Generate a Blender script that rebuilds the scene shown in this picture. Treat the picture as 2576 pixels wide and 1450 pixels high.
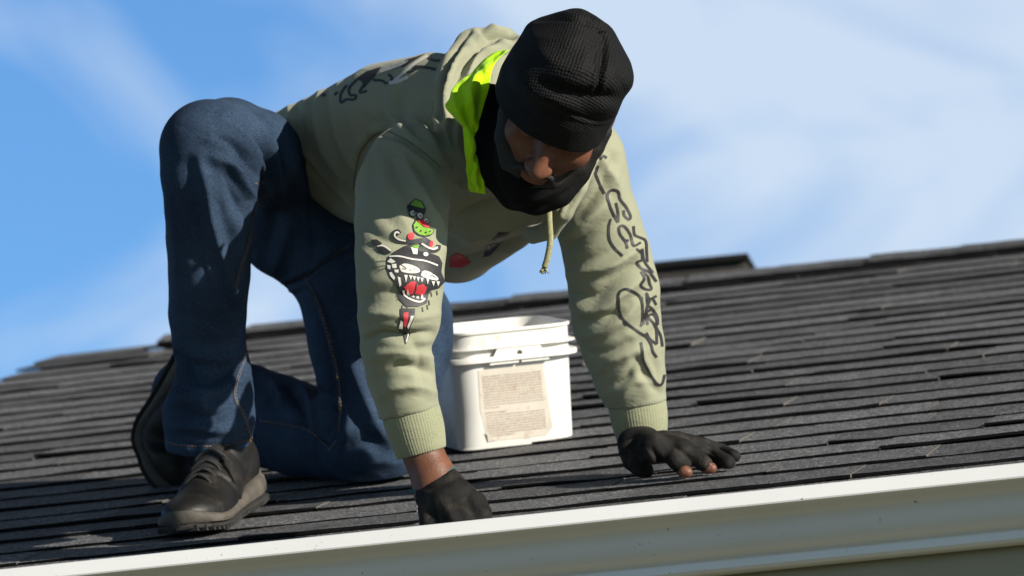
import bpy, bmesh, math, random
import numpy as np
from mathutils import Vector, Matrix, noise
from mathutils.bvhtree import BVHTree
from mathutils.geometry import delaunay_2d_cdt

for o in list(bpy.data.objects):
    bpy.data.objects.remove(o)
scene = bpy.context.scene
COL = scene.collection
R_ = math.radians

# ------------------------------------------------------------------ camera, sky, sun
PITCH = R_(16.0)                       # roof slope; the roof frame is X along the eave, Y up the slope, Z off the roof
M = Matrix.Rotation(PITCH, 4, 'X')
YAW, DOWN, ROLL = R_(12.5), R_(4.67), R_(7.5)
FPX = 14339.0                          # focal length in pixels of a 2576 wide picture
CX, CY = 1288.0, 724.8
F_ = np.array([-math.sin(YAW)*math.cos(DOWN), math.cos(YAW)*math.cos(DOWN), -math.sin(DOWN)])
R0 = np.array([math.cos(YAW), math.sin(YAW), 0.0])
U0 = np.cross(R0, F_)
RV = math.cos(ROLL)*R0 - math.sin(ROLL)*U0
UV = math.sin(ROLL)*R0 + math.cos(ROLL)*U0
CAMH = 0.985
def ray(px, py):
    return F_ + (px-CX)/FPX*RV - (py-CY)/FPX*UV
_d = ray(1288, 1300)
CAM = np.array([0, 0.10, 0.0]) - _d*(CAMH/-_d[2])

cam = bpy.data.cameras.new('camera')
cam.sensor_width = 36.0
cam.lens = 36.0*FPX/2576.0
cam.clip_start, cam.clip_end = 0.1, 3000
cam_o = bpy.data.objects.new('camera', cam)
COL.objects.link(cam_o)
mat = Matrix(((RV[0], UV[0], -F_[0], CAM[0]), (RV[1], UV[1], -F_[1], CAM[1]), (RV[2], UV[2], -F_[2], CAM[2]), (0, 0, 0, 1)))
cam_o.matrix_world = M @ mat
scene.camera = cam_o
cam.dof.use_dof = True
cam.dof.focus_distance = 7.95
cam.dof.aperture_fstop = 8.0

SUN_ROOF = Vector((1.0, -0.32, 0.50)).normalized()
SUN = (M.to_3x3() @ SUN_ROOF).normalized()
sun_el = math.asin(SUN.z)
sun = bpy.data.lights.new('sun', 'SUN')
sun.energy = 5.0
sun.angle = R_(0.5)
sun.color = (1.0, 0.93, 0.82)
sun_o = bpy.data.objects.new('sun', sun)
COL.objects.link(sun_o)
sun_o.rotation_euler = SUN.to_track_quat('Z', 'Y').to_euler()
sun_o.location = SUN*30

world = bpy.data.worlds.new('World')
scene.world = world
world.use_nodes = True
wt = world.node_tree
wt.nodes.clear()
def wn(t, **k):
    n = wt.nodes.new(t)
    for a, b in k.items(): setattr(n, a, b)
    return n
w_out = wn('ShaderNodeOutputWorld'); w_bg = wn('ShaderNodeBackground')
w_sky = wn('ShaderNodeTexSky', sky_type='NISHITA')
w_sky.sun_disc = False
w_sky.sun_elevation = sun_el
w_sky.sun_rotation = math.atan2(SUN.x, SUN.y)
w_sky.air_density, w_sky.dust_density, w_sky.ozone_density = 1.0, 0.6, 2.0
SKY_STRENGTH = 0.05
w_bg.inputs['Strength'].default_value = SKY_STRENGTH
# thin high cloud: a soft white veil, denser on the sun's side of the sky
w_tc = wn('ShaderNodeTexCoord')
w_map = wn('ShaderNodeMapping'); w_map.inputs['Scale'].default_value = (5, 5, 8); w_map.inputs['Location'].default_value = (3.1, 1.7, 0.4)
w_n1 = wn('ShaderNodeTexNoise'); w_n1.inputs['Scale'].default_value = 2.6; w_n1.inputs['Detail'].default_value = 5; w_n1.inputs['Roughness'].default_value = 0.5; w_n1.inputs['Distortion'].default_value = 0.9
w_na = wn('ShaderNodeMath', operation='MULTIPLY_ADD'); w_na.inputs[1].default_value = 2.1; w_na.inputs[2].default_value = -0.57
w_dot = wn('ShaderNodeVectorMath', operation='DOT_PRODUCT'); w_dot.inputs[1].default_value = SUN
_mid = (M.to_3x3() @ Vector(ray(420, 500))).normalized()
SUN_F0 = _mid.dot(SUN)-0.035
w_mr = wn('ShaderNodeMapRange'); w_mr.interpolation_type = 'SMOOTHSTEP'
w_mr.inputs['From Min'].default_value = SUN_F0; w_mr.inputs['From Max'].default_value = SUN_F0+0.15; w_mr.inputs['To Min'].default_value = -0.34; w_mr.inputs['To Max'].default_value = 0.50
# the cloud bank thins out again further round
w_mr2 = wn('ShaderNodeMapRange'); w_mr2.interpolation_type = 'SMOOTHSTEP'
w_mr2.inputs['From Min'].default_value = SUN_F0+0.27; w_mr2.inputs['From Max'].default_value = SUN_F0+0.65; w_mr2.inputs['To Min'].default_value = 0.0; w_mr2.inputs['To Max'].default_value = -0.62
w_add3 = wn('ShaderNodeMath', operation='ADD')
w_add = wn('ShaderNodeMath', operation='ADD')
# the veil lies low in the sky and thins out towards the zenith
w_sep = wn('ShaderNodeSeparateXYZ'); w_el = wn('ShaderNodeMapRange'); w_el.interpolation_type = 'SMOOTHSTEP'
w_el.inputs['From Min'].default_value = 0.25; w_el.inputs['From Max'].default_value = 0.34; w_el.inputs['To Min'].default_value = 0.0; w_el.inputs['To Max'].default_value = -0.55
w_add2 = wn('ShaderNodeMath', operation='ADD')
w_ramp = wn('ShaderNodeValToRGB')
w_ramp.color_ramp.elements[0].position = 0.22; w_ramp.color_ramp.elements[0].color = (0.02, 0.02, 0.02, 1)
w_ramp.color_ramp.elements[1].position = 0.90; w_ramp.color_ramp.elements[1].color = (0.80, 0.80, 0.80, 1)
w_mix = wn('ShaderNodeMixRGB'); w_mix.inputs['Color2'].default_value = (10.6, 12.1, 13.8, 1)
# brighter azure low in the sky, deeper towards the zenith
w_low = wn('ShaderNodeMapRange'); w_low.interpolation_type = 'SMOOTHSTEP'
w_low.inputs['From Min'].default_value = 0.25; w_low.inputs['From Max'].default_value = 0.33; w_low.inputs['To Min'].default_value = 1.0; w_low.inputs['To Max'].default_value = 0.0
w_tint = wn('ShaderNodeMixRGB', blend_type='MIX'); w_tint.inputs['Color1'].default_value = (0.22, 0.22, 0.24, 1); w_tint.inputs['Color2'].default_value = (0.95, 1.60, 2.35, 1)
w_mul = wn('ShaderNodeMixRGB', blend_type='MULTIPLY'); w_mul.inputs['Fac'].default_value = 1.0
L = wt.links.new
L(w_tc.outputs['Generated'], w_map.inputs['Vector']); L(w_map.outputs[0], w_n1.inputs['Vector'])
L(w_tc.outputs['Generated'], w_dot.inputs[0]); L(w_dot.outputs['Value'], w_mr.inputs['Value'])
L(w_dot.outputs['Value'], w_mr2.inputs['Value']); L(w_mr.outputs[0], w_add3.inputs[0]); L(w_mr2.outputs[0], w_add3.inputs[1])
L(w_n1.outputs['Fac'], w_na.inputs[0]); L(w_na.outputs[0], w_add.inputs[0]); L(w_add3.outputs[0], w_add.inputs[1])
L(w_tc.outputs['Generated'], w_sep.inputs[0]); L(w_sep.outputs['Z'], w_el.inputs['Value']); L(w_add.outputs[0], w_add2.inputs[0]); L(w_el.outputs[0], w_add2.inputs[1])
L(w_add2.outputs[0], w_ramp.inputs[0]); L(w_ramp.outputs[0], w_mix.inputs['Fac'])
L(w_sep.outputs['Z'], w_low.inputs['Value']); L(w_low.outputs[0], w_tint.inputs['Fac']); L(w_sky.outputs[0], w_mul.inputs['Color1']); L(w_tint.outputs[0], w_mul.inputs['Color2']); L(w_mul.outputs[0], w_mix.inputs['Color1']); L(w_mix.outputs[0], w_bg.inputs['Color']); L(w_bg.outputs[0], w_out.inputs[0])

scene.view_settings.view_transform = 'Standard'
scene.view_settings.look = 'None'
scene.view_settings.exposure = 0.45
scene.view_settings.gamma = 1.0

# ------------------------------------------------------------------ helpers
def dist_of(p): return float(np.dot(np.asarray(p)-CAM, F_))
def PY(px, py, Y):
    d = ray(px, py); return CAM + d*((Y-CAM[1])/d[1])
def PZ(px, py, Z=0.0):
    d = ray(px, py); return CAM + d*((Z-CAM[2])/d[2])
def S(px, py, Y, rpx):
    p = PY(px, py, Y); return (p, rpx*dist_of(p)/FPX)
def SZ(px, py, Z, rpx):
    p = PZ(px, py, Z); return (p, rpx*dist_of(p)/FPX)
def project(V):
    q = V-CAM; z = q@F_
    return CX+FPX*(q@RV)/z, CY-FPX*(q@UV)/z, z

def tag(o, label=None, cat=None, group=None, kind=None):
    if label: o['label'] = label
    if cat: o['category'] = cat
    if group: o['group'] = group
    if kind: o['kind'] = kind
    return o
def link(o, parent=None):
    COL.objects.link(o)
    if parent is not None: o.parent = parent
    return o
def empty(name, mw, parent=None):
    o = bpy.data.objects.new(name, None); link(o, parent)
    o.empty_display_size = 0.1
    if parent is None: o.matrix_world = mw
    return o
def mesh_obj(name, V, Fc, mats, parent=None, smooth=True, midx=None, origin=None):
    me = bpy.data.meshes.new(name)
    V = np.asarray(V, dtype=float)
    if origin is not None: V = V-np.asarray(origin)
    me.from_pydata(V.tolist(), [], [list(map(int, f)) for f in Fc])
    for m in (mats if isinstance(mats, (list, tuple)) else [mats]): me.materials.append(m)
    if midx is not None: me.polygons.foreach_set('material_index', np.asarray(midx, dtype=np.int32))
    me.polygons.foreach_set('use_smooth', np.full(len(me.polygons), bool(smooth)))
    me.update()
    return link(bpy.data.objects.new(name, me), parent)

# --- materials
def mat_new(name):
    m = bpy.data.materials.new(name); m.use_nodes = True
    nt = m.node_tree; b = nt.nodes['Principled BSDF']
    return m, nt, b
def nn(nt, t, **k):
    n = nt.nodes.new(t)
    for a, b in k.items(): setattr(n, a, b)
    return n
def simple_mat(name, col, rough=0.6, metal=0.0, spec=0.5, noise_scale=None, amount=0.25, bump=0.0, bump_scale=None, sheen=0.0, dirt=None, coords='Object', stretch=(1, 1, 1)):
    m, nt, b = mat_new(name)
    b.inputs['Roughness'].default_value = rough; b.inputs['Metallic'].default_value = metal
    b.inputs['Specular IOR Level'].default_value = spec
    if sheen:
        b.inputs['Sheen Weight'].default_value = sheen; b.inputs['Sheen Roughness'].default_value = 0.5
        b.inputs['Sheen Tint'].default_value = (*[min(1, c*2+.1) for c in col], 1)
    tc = nn(nt, 'ShaderNodeTexCoord'); mp = nn(nt, 'ShaderNodeMapping'); mp.inputs['Scale'].default_value = stretch
    nt.links.new(tc.outputs[coords], mp.inputs['Vector'])
    if noise_scale:
        n = nn(nt, 'ShaderNodeTexNoise'); n.inputs['Scale'].default_value = noise_scale; n.inputs['Detail'].default_value = 6
        nt.links.new(mp.outputs[0], n.inputs['Vector'])
        r = nn(nt, 'ShaderNodeValToRGB')
        r.color_ramp.elements[0].position = 0.3; r.color_ramp.elements[1].position = 0.72
        r.color_ramp.elements[0].color = (*[c*(1-amount) for c in col], 1)
        r.color_ramp.elements[1].color = (*[min(1, c*(1+amount)) for c in col], 1)
        nt.links.new(n.outputs['Fac'], r.inputs[0])
        last = r.outputs[0]
        if dirt:
            dcol, dscale, lo, hi = dirt
            n2 = nn(nt, 'ShaderNodeTexNoise'); n2.inputs['Scale'].default_value = dscale; n2.inputs['Detail'].default_value = 8; n2.inputs['Roughness'].default_value = 0.65
            nt.links.new(mp.outputs[0], n2.inputs['Vector'])
            r2 = nn(nt, 'ShaderNodeValToRGB'); r2.color_ramp.elements[0].position = lo; r2.color_ramp.elements[1].position = hi
            nt.links.new(n2.outputs['Fac'], r2.inputs[0])
            mx = nn(nt, 'ShaderNodeMixRGB'); mx.inputs['Color2'].default_value = (*dcol, 1)
            nt.links.new(r2.outputs[0], mx.inputs['Fac']); nt.links.new(last, mx.inputs['Color1'])
            last = mx.outputs[0]
        nt.links.new(last, b.inputs['Base Color'])
    else:
        b.inputs['Base Color'].default_value = (*col, 1)
    if bump:
        n3 = nn(nt, 'ShaderNodeTexNoise'); n3.inputs['Scale'].default_value = bump_scale or 400; n3.inputs['Detail'].default_value = 3
        nt.links.new(mp.outputs[0], n3.inputs['Vector'])
        bp = nn(nt, 'ShaderNodeBump'); bp.inputs['Strength'].default_value = bump; bp.inputs['Distance'].default_value = 0.002
        nt.links.new(n3.outputs['Fac'], bp.inputs['Height']); nt.links.new(bp.outputs[0], b.inputs['Normal'])
    return m

def weave_mat(name, col_a, col_b, wave_scale, noise_scale=30, rough=0.85, bump=0.3, sheen=0.15, patch=0.18, rot=0.7, contrast=0.5, bdist=0.001, crease=0.35):
    """cloth: two-tone twill lines plus worn patches"""
    m, nt, b = mat_new(name)
    b.inputs['Roughness'].default_value = rough; b.inputs['Specular IOR Level'].default_value = 0.2
    b.inputs['Sheen Weight'].default_value = sheen
    tc = nn(nt, 'ShaderNodeTexCoord'); mp = nn(nt, 'ShaderNodeMapping'); mp.inputs['Rotation'].default_value = (0.3, rot, 0.5)
    nt.links.new(tc.outputs['Object'], mp.inputs['Vector'])
    w = nn(nt, 'ShaderNodeTexNoise'); w.inputs['Scale'].default_value = wave_scale; w.inputs['Detail'].default_value = 3
    mp2 = nn(nt, 'ShaderNodeMapping'); mp2.inputs['Scale'].default_value = (1, 0.35, 1)
    nt.links.new(mp.outputs[0], mp2.inputs['Vector']); nt.links.new(mp2.outputs[0], w.inputs['Vector'])
    n = nn(nt, 'ShaderNodeTexNoise'); n.inputs['Scale'].default_value = noise_scale; n.inputs['Detail'].default_value = 5
    nt.links.new(tc.outputs['Object'], n.inputs['Vector'])
    ad = nn(nt, 'ShaderNodeMath', operation='MULTIPLY_ADD'); ad.inputs[1].default_value = contrast
    nt.links.new(w.outputs['Fac'], ad.inputs[0])
    ml = nn(nt, 'ShaderNodeMath', operation='MULTIPLY_ADD'); ml.inputs[1].default_value = patch*4; ml.inputs[2].default_value = 0.5-contrast/2-patch*2
    nt.links.new(n.outputs['Fac'], ml.inputs[0]); nt.links.new(ml.outputs[0], ad.inputs[2])
    r = nn(nt, 'ShaderNodeValToRGB'); r.color_ramp.elements[0].position = 0.2; r.color_ramp.elements[1].position = 0.8
    r.color_ramp.elements[0].color = (*col_a, 1); r.color_ramp.elements[1].color = (*col_b, 1)
    nt.links.new(ad.outputs[0], r.inputs[0]); nt.links.new(r.outputs[0], b.inputs['Base Color'])
    bp = nn(nt, 'ShaderNodeBump'); bp.inputs['Strength'].default_value = bump; bp.inputs['Distance'].default_value = bdist
    nt.links.new(w.outputs['Fac'], bp.inputs['Height'])
    # soft small creases
    mp3 = nn(nt, 'ShaderNodeMapping'); mp3.inputs['Scale'].default_value = (1, 1, 1.9); mp3.inputs['Rotation'].default_value = (0.5, 0.2, 0)
    nt.links.new(tc.outputs['Object'], mp3.inputs['Vector'])
    cr = nn(nt, 'ShaderNodeTexNoise'); cr.inputs['Scale'].default_value = 26; cr.inputs['Detail'].default_value = 3; cr.inputs['Distortion'].default_value = 0.8
    nt.links.new(mp3.outputs[0], cr.inputs['Vector'])
    b2 = nn(nt, 'ShaderNodeBump'); b2.inputs['Strength'].default_value = crease; b2.inputs['Distance'].default_value = 0.006
    nt.links.new(cr.outputs['Fac'], b2.inputs['Height']); nt.links.new(b2.outputs[0], bp.inputs['Normal'])
    nt.links.new(bp.outputs[0], b.inputs['Normal'])
    return m

# --- implicit surfaces (smooth unions of tapered limbs on a voxel grid, meshed with surface nets)
class Field:
    def __init__(self, lo, hi, h):
        self.h = h; self.o = np.array(lo, float)
        self.n = np.ceil((np.array(hi)-self.o)/h).astype(int)+1
        self.D = np.full(self.n, 1.0, np.float32)
        self.ax = [np.arange(self.n[i], dtype=np.float32)*h+self.o[i] for i in range(3)]
    def region(self, lo, hi):
        a = np.clip(np.floor((lo-self.o)/self.h).astype(int), 0, self.n); b = np.clip(np.ceil((hi-self.o)/self.h).astype(int)+1, 0, self.n)
        sl = tuple(slice(a[i], b[i]) for i in range(3))
        X, Y, Z = np.meshgrid(*[self.ax[i][sl[i]] for i in range(3)], indexing='ij')
        return sl, X, Y, Z
    def mix(self, sl, d, k, op):
        D = self.D[sl]
        if op == 'sub':
            d = -d
            hh = np.maximum(k-np.abs(D-d), 0)/max(k, 1e-6); self.D[sl] = np.maximum(D, d)+hh*hh*k*0.25
        elif op == 'and':
            hh = np.maximum(k-np.abs(D-d), 0)/max(k, 1e-6); self.D[sl] = np.maximum(D, d)+hh*hh*k*0.25
        else:
            hh = np.maximum(k-np.abs(D-d), 0)/max(k, 1e-6); self.D[sl] = np.minimum(D, d)-hh*hh*k*0.25
    def chain(self, pts, k=0.02, op='add', soft=0.004):
        """a limb of tapered segments, joined to the rest with blend k"""
        P = np.array([np.asarray(p, float) for p, r in pts]); Rr = np.array([r for p, r in pts]); m = k+4*self.h
        sl, X, Y, Z = self.region((P-Rr[:, None]).min(0)-m, (P+Rr[:, None]).max(0)+m)
        if X.size == 0: return self
        T = np.full(X.shape, 1.0, np.float32); o0 = np.array([s_.start for s_ in sl])
        for i in range(len(P)-1):
            a, b, ra, rb = P[i], P[i+1], Rr[i], Rr[i+1]; mm = max(ra, rb)+m
            s2, X2, Y2, Z2 = self.region(np.minimum(a, b)-mm, np.maximum(a, b)+mm)
            loc = tuple(slice(max(s2[j].start-o0[j], 0), max(s2[j].stop-o0[j], 0)) for j in range(3))
            Xs, Ys, Zs = X[loc], Y[loc], Z[loc]
            if Xs.size == 0: continue
            ba = b-a; L2 = max(float(ba@ba), 1e-9)
            t = np.clip(((Xs-a[0])*ba[0]+(Ys-a[1])*ba[1]+(Zs-a[2])*ba[2])/L2, 0, 1)
            d = np.sqrt((Xs-a[0]-t*ba[0])**2+(Ys-a[1]-t*ba[1])**2+(Zs-a[2]-t*ba[2])**2)-(ra+(rb-ra)*t)
            A = T[loc]; hh = np.maximum(soft-np.abs(A-d), 0)/soft; T[loc] = np.minimum(A, d)-hh*hh*soft*0.25
        self.mix(sl, T, k, op)
        return self
    def ell(self, c, r, axes=None, k=0.02, op='add'):
        c = np.asarray(c, float); r = np.asarray(r, float); A = np.eye(3) if axes is None else np.asarray(axes, float)   # rows = local axes
        m = r.max()+k+4*self.h
        sl, X, Y, Z = self.region(c-m, c+m)
        if X.size == 0: return self
        q = [(X-c[0])*A[i, 0]+(Y-c[1])*A[i, 1]+(Z-c[2])*A[i, 2] for i in range(3)]
        k0 = np.sqrt(sum((q[i]/r[i])**2 for i in range(3))); k1 = np.sqrt(sum((q[i]/r[i]**2)**2 for i in range(3)))+1e-6
        self.mix(sl, k0*(k0-1)/k1, k, op)
        return self
    def plane(self, p, n, k=0.004):
        """keep the side the normal points away from"""
        n = np.asarray(n, float); n = n/np.linalg.norm(n)
        X, Y, Z = np.meshgrid(*self.ax, indexing='ij')
        self.mix(tuple(slice(None) for _ in range(3)), ((X-p[0])*n[0]+(Y-p[1])*n[1]+(Z-p[2])*n[2]).astype(np.float32), k, 'and')
        return self
    def cut(self, p, n, rad):
        """slice off what lies beyond a plane, within a radius"""
        p = np.asarray(p, float); n = np.asarray(n, float); n = n/np.linalg.norm(n)
        sl, X, Y, Z = self.region(p-rad, p+rad)
        sd = ((X-p[0])*n[0]+(Y-p[1])*n[1]+(Z-p[2])*n[2]).astype(np.float32)
        near = np.sqrt((X-p[0])**2+(Y-p[1])**2+(Z-p[2])**2) < rad
        self.D[sl] = np.where(near, np.maximum(self.D[sl], sd), self.D[sl])
        return self
    def mesh(self, smooth=2):
        D = self.D; n = self.n
        s = D < 0
        cor = [(i, j, k) for i in (0, 1) for j in (0, 1) for k in (0, 1)]
        cnt = sum(s[i:n[0]-1+i, j:n[1]-1+j, k:n[2]-1+k].astype(np.int8) for i, j, k in cor)
        act = (cnt > 0) & (cnt < 8)
        idx = np.full(act.shape, -1, np.int64); cells = np.argwhere(act); idx[act] = np.arange(len(cells))
        acc = np.zeros((len(cells), 3)); num = np.zeros(len(cells))
        for a in cor:
            for d in range(3):
                if a[d] == 1: continue
                b = list(a); b[d] = 1
                va = D[cells[:, 0]+a[0], cells[:, 1]+a[1], cells[:, 2]+a[2]]; vb = D[cells[:, 0]+b[0], cells[:, 1]+b[1], cells[:, 2]+b[2]]
                m = (va < 0) != (vb < 0)
                t = np.where(m, va/np.where(m, va-vb, 1), 0)
                p = np.tile(np.array(a, float), (len(cells), 1)); p[:, d] += t
                acc[m] += p[m]; num[m] += 1
        V = (cells+acc/num[:, None])*self.h+self.o
        faces = []
        for d in range(3):
            e = [0, 0, 0]; e[d] = 1
            A = s[:n[0]-e[0], :n[1]-e[1], :n[2]-e[2]]; B = s[e[0]:, e[1]:, e[2]:]
            u, v = (d+1) % 3, (d+2) % 3
            ch = np.argwhere(A != B)
            ok = (ch[:, u] > 0) & (ch[:, v] > 0) & (ch[:, u] < n[u]-1) & (ch[:, v] < n[v]-1); ch = ch[ok]
            ins = A[ch[:, 0], ch[:, 1], ch[:, 2]]
            q = []
            for du, dv in ((-1, -1), (0, -1), (0, 0), (-1, 0)):
                c = ch.copy(); c[:, u] += du; c[:, v] += dv
                q.append(idx[c[:, 0], c[:, 1], c[:, 2]])
            q = np.stack(q, 1); q = q[(q >= 0).all(1)] if False else q
            q[~ins] = q[~ins][:, ::-1]
            faces.append(q)
        Fc = np.concatenate(faces); Fc = Fc[(Fc >= 0).all(1)]
        for _ in range(smooth): V = lap(V, Fc, 0.5)
        return V, Fc
def lap(V, Fc, lam=0.5):
    acc = np.zeros_like(V); num = np.zeros(len(V))
    for i in range(4):
        j = (i+1) % 4
        for a, b in ((Fc[:, i], Fc[:, j]), (Fc[:, j], Fc[:, i])):
            for c in range(3): acc[:, c] += np.bincount(a, weights=V[b, c], minlength=len(V))
            num += np.bincount(a, minlength=len(V))
    num = np.maximum(num, 1)
    return V+lam*(acc/num[:, None]-V)
def normals(V, Fc):
    n = np.cross(V[Fc[:, 2]]-V[Fc[:, 0]], V[Fc[:, 3]]-V[Fc[:, 1]])
    N = np.zeros_like(V)
    for i in range(4):
        for c in range(3): N[:, c] += np.bincount(Fc[:, i], weights=n[:, c], minlength=len(V))
    return N/np.maximum(np.linalg.norm(N, axis=1), 1e-9)[:, None]
def noise_disp(V, N, scale, amp, seed=0.0):
    off = Vector((seed, seed*1.7, -seed))
    d = np.array([noise.noise(Vector(p)*scale+off) for p in V.tolist()])
    return V+N*(amp*d)[:, None]
def poly_dist(u, v, pts):
    """2-D distance to a polyline and the running parameter 0..1"""
    best = np.full(len(u), 1e9); par = np.zeros(len(u)); side = np.zeros(len(u)); n = len(pts)-1
    for i in range(n):
        ax, ay = pts[i]; bx, by = pts[i+1]; dx, dy = bx-ax, by-ay; l2 = dx*dx+dy*dy+1e-9
        t = np.clip(((u-ax)*dx+(v-ay)*dy)/l2, 0, 1); ex, ey = u-ax-t*dx, v-ay-t*dy
        d = np.hypot(ex, ey); m = d < best
        best[m] = d[m]; par[m] = ((i+t)/n)[m]; side[m] = (np.sign(dx*ey-dy*ex))[m]
    return best, par, side
def spline(pts, k=6):
    """Catmull-Rom through 2-D or 3-D points"""
    P = [np.asarray(p, float) for p in pts]
    if len(P) < 3: return [P[0]+(P[1]-P[0])*t for t in np.linspace(0, 1, k+1)]
    P = [2*P[0]-P[1]]+P+[2*P[-1]-P[-2]]; out = []
    for i in range(1, len(P)-2):
        for t in np.linspace(0, 1, k, endpoint=False):
            a, b, c, d = P[i-1:i+3]
            out.append(0.5*((2*b)+(c-a)*t+(2*a-5*b+4*c-d)*t*t+(3*b-a-3*c+d)*t**3))
    out.append(P[-2]); return out
def folds(V, Fc, strokes, facing=-0.05, gain=1.0):
    """push cloth in or out along drawn fold lines: (points, half width px, height in mm[, Y limits])"""
    N = normals(V, Fc); u, v, z = project(V)
    view = (CAM-V); view /= np.linalg.norm(view, axis=1)[:, None]
    sg = np.sign((N*view).sum(1)) if facing < -0.9 else 1.0
    fc = np.clip(((N*view).sum(1)-facing)/0.3, 0, 1)*sg
    disp = np.zeros(len(V))
    for st in strokes:
        pts, w, mm = st[:3]; ylim = st[3] if len(st) > 3 else (-9, 9)
        pts = spline(pts, 5) if len(pts) > 2 else pts
        P = np.array(pts); lo = P.min(0)-4*w; hi = P.max(0)+4*w
        m = (u > lo[0]) & (u < hi[0]) & (v > lo[1]) & (v < hi[1]) & (V[:, 1] > ylim[0]) & (V[:, 1] < ylim[1])
        if not m.any(): continue
        d, t, sd = poly_dist(u[m], v[m], P)
        prof = np.exp(-(d/w)**1.2)-0.35*np.exp(-((d-2.0*w)/w)**2)
        disp[m] += gain*mm*0.001*prof*np.sin(np.pi*np.clip(t*0.86+0.07, 0, 1))**0.6
    return V+N*(disp*fc)[:, None]

def tube(pts, rad, sides=8, cap=True):
    pts = [np.asarray(p, float) for p in pts]; n = len(pts); rad = rad if hasattr(rad, '__len__') else [rad]*n
    V, Fc = [], []; up = np.array([0.3, 0.2, 0.93])
    for i, p in enumerate(pts):
        t = pts[min(i+1, n-1)]-pts[max(i-1, 0)]; t = t/np.linalg.norm(t)
        a = np.cross(t, up); a /= np.linalg.norm(a); b = np.cross(t, a)
        for s in range(sides):
            an = 2*math.pi*s/sides; V.append(p+rad[i]*(math.cos(an)*a+math.sin(an)*b))
    for i in range(n-1):
        for s in range(sides):
            s2 = (s+1) % sides; Fc.append((i*sides+s, i*sides+s2, (i+1)*sides+s2, (i+1)*sides+s))
    if cap: Fc.append(tuple(range(sides))[::-1]); Fc.append(tuple((n-1)*sides+s for s in range(sides)))
    return V, Fc
def joined(parts):
    V, Fc = [], []
    for v, f in parts:
        o = len(V); V += list(v); Fc += [tuple(int(i)+o for i in q) for q in f]
    return V, Fc

# --- flat print: shapes drawn in pixels, laid on the cloth where the sight line meets it
class Print:
    def __init__(self, bvh): self.bvh = bvh; self.V = []; self.F = []; self.mi = []
    def hit(self, px, py, off):
        d = Vector(ray(px, py)).normalized(); loc, nor, i, dist = self.bvh.ray_cast(Vector(CAM), d)
        if loc is None: return None
        if nor.dot(d) > 0: nor = -nor
        return loc+nor*off
    def put(self, pts, faces, layer, mi):
        base = len(self.V); H = [self.hit(p[0], p[1], 0.0010+0.0005*layer) for p in pts]
        idx = {}
        for i, p in enumerate(H):
            if p is not None: idx[i] = len(self.V); self.V.append(tuple(p))
        for f in faces:
            if all(i in idx for i in f):
                q = [Vector(self.V[idx[i]]) for i in f]
                if max((q[a]-q[a-1]).length for a in range(len(q))) < 0.03:
                    self.F.append([idx[i] for i in f]); self.mi.append(mi)
    def fill(self, poly, layer, mi, step=5.0, smooth=0):
        if smooth: poly = [tuple(p) for p in spline(list(poly)+[poly[0]], smooth)[:-1]]
        bd = []
        for a, b in zip(poly, list(poly[1:])+[poly[0]]):
            n = max(1, int(math.hypot(b[0]-a[0], b[1]-a[1])/step))
            bd += [(a[0]+(b[0]-a[0])*t/n, a[1]+(b[1]-a[1])*t/n) for t in range(n)]
        xs = [p[0] for p in bd]; ys = [p[1] for p in bd]; inn = []
        def inside(x, y):
            c = False
            for (x1, y1), (x2, y2) in zip(bd, bd[1:]+bd[:1]):
                if (y1 > y) != (y2 > y) and x < (x2-x1)*(y-y1)/(y2-y1)+x1: c = not c
            return c
        y = min(ys)+step/2
        while y < max(ys):
            x = min(xs)+step/2
            while x < max(xs):
                if inside(x, y) and min((x-p[0])**2+(y-p[1])**2 for p in bd) > (0.45*step)**2: inn.append((x, y))
                x += step
            y += step
        vs, es, fs, *_ = delaunay_2d_cdt([Vector(p) for p in bd+inn], [], [list(range(len(bd)))], 1, 1e-3)
        self.put([tuple(v) for v in vs], fs, layer, mi)
    def line(self, pts, w, layer, mi, k=5, taper=False):
        P = spline(pts, k) if k else [np.asarray(p, float) for p in pts]; n = len(P); pp = []; ff = []
        for i in range(n):
            t = P[min(i+1, n-1)]-P[max(i-1, 0)]; t = t/(np.linalg.norm(t)+1e-9); q = np.array([-t[1], t[0]])
            ww = w*(math.sin(math.pi*(0.08+0.84*i/(n-1)))**0.7 if taper else 1.0)/2
            pp += [P[i]+q*ww, P[i]-q*ww]
        for i in range(n-1): ff.append((2*i, 2*i+1, 2*i+3, 2*i+2))
        self.put(pp, ff, layer, mi)
    def pieces(self):
        par = list(range(len(self.V)))
        def find(i):
            while par[i] != i: par[i] = par[par[i]]; i = par[i]
            return i
        for f in self.F:
            a = find(f[0])
            for i in f[1:]: par[find(i)] = a
        out = {}
        for f, m in zip(self.F, self.mi): out.setdefault(find(f[0]), []).append((f, m))
        return list(out.values())
    def build_split(self, name, mats, parent, origin):
        for fs in self.pieces():
            if len(fs) < 4: continue
            ids = sorted({i for f, _ in fs for i in f}); mp = {v: k for k, v in enumerate(ids)}
            mesh_obj(name, [self.V[i] for i in ids], [[mp[i] for i in f] for f, _ in fs], mats, parent, True, [m for _, m in fs], origin)
    def build(self, name, mats, parent, origin):
        return mesh_obj(name, self.V, self.F, mats, parent, True, self.mi, origin)

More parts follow.
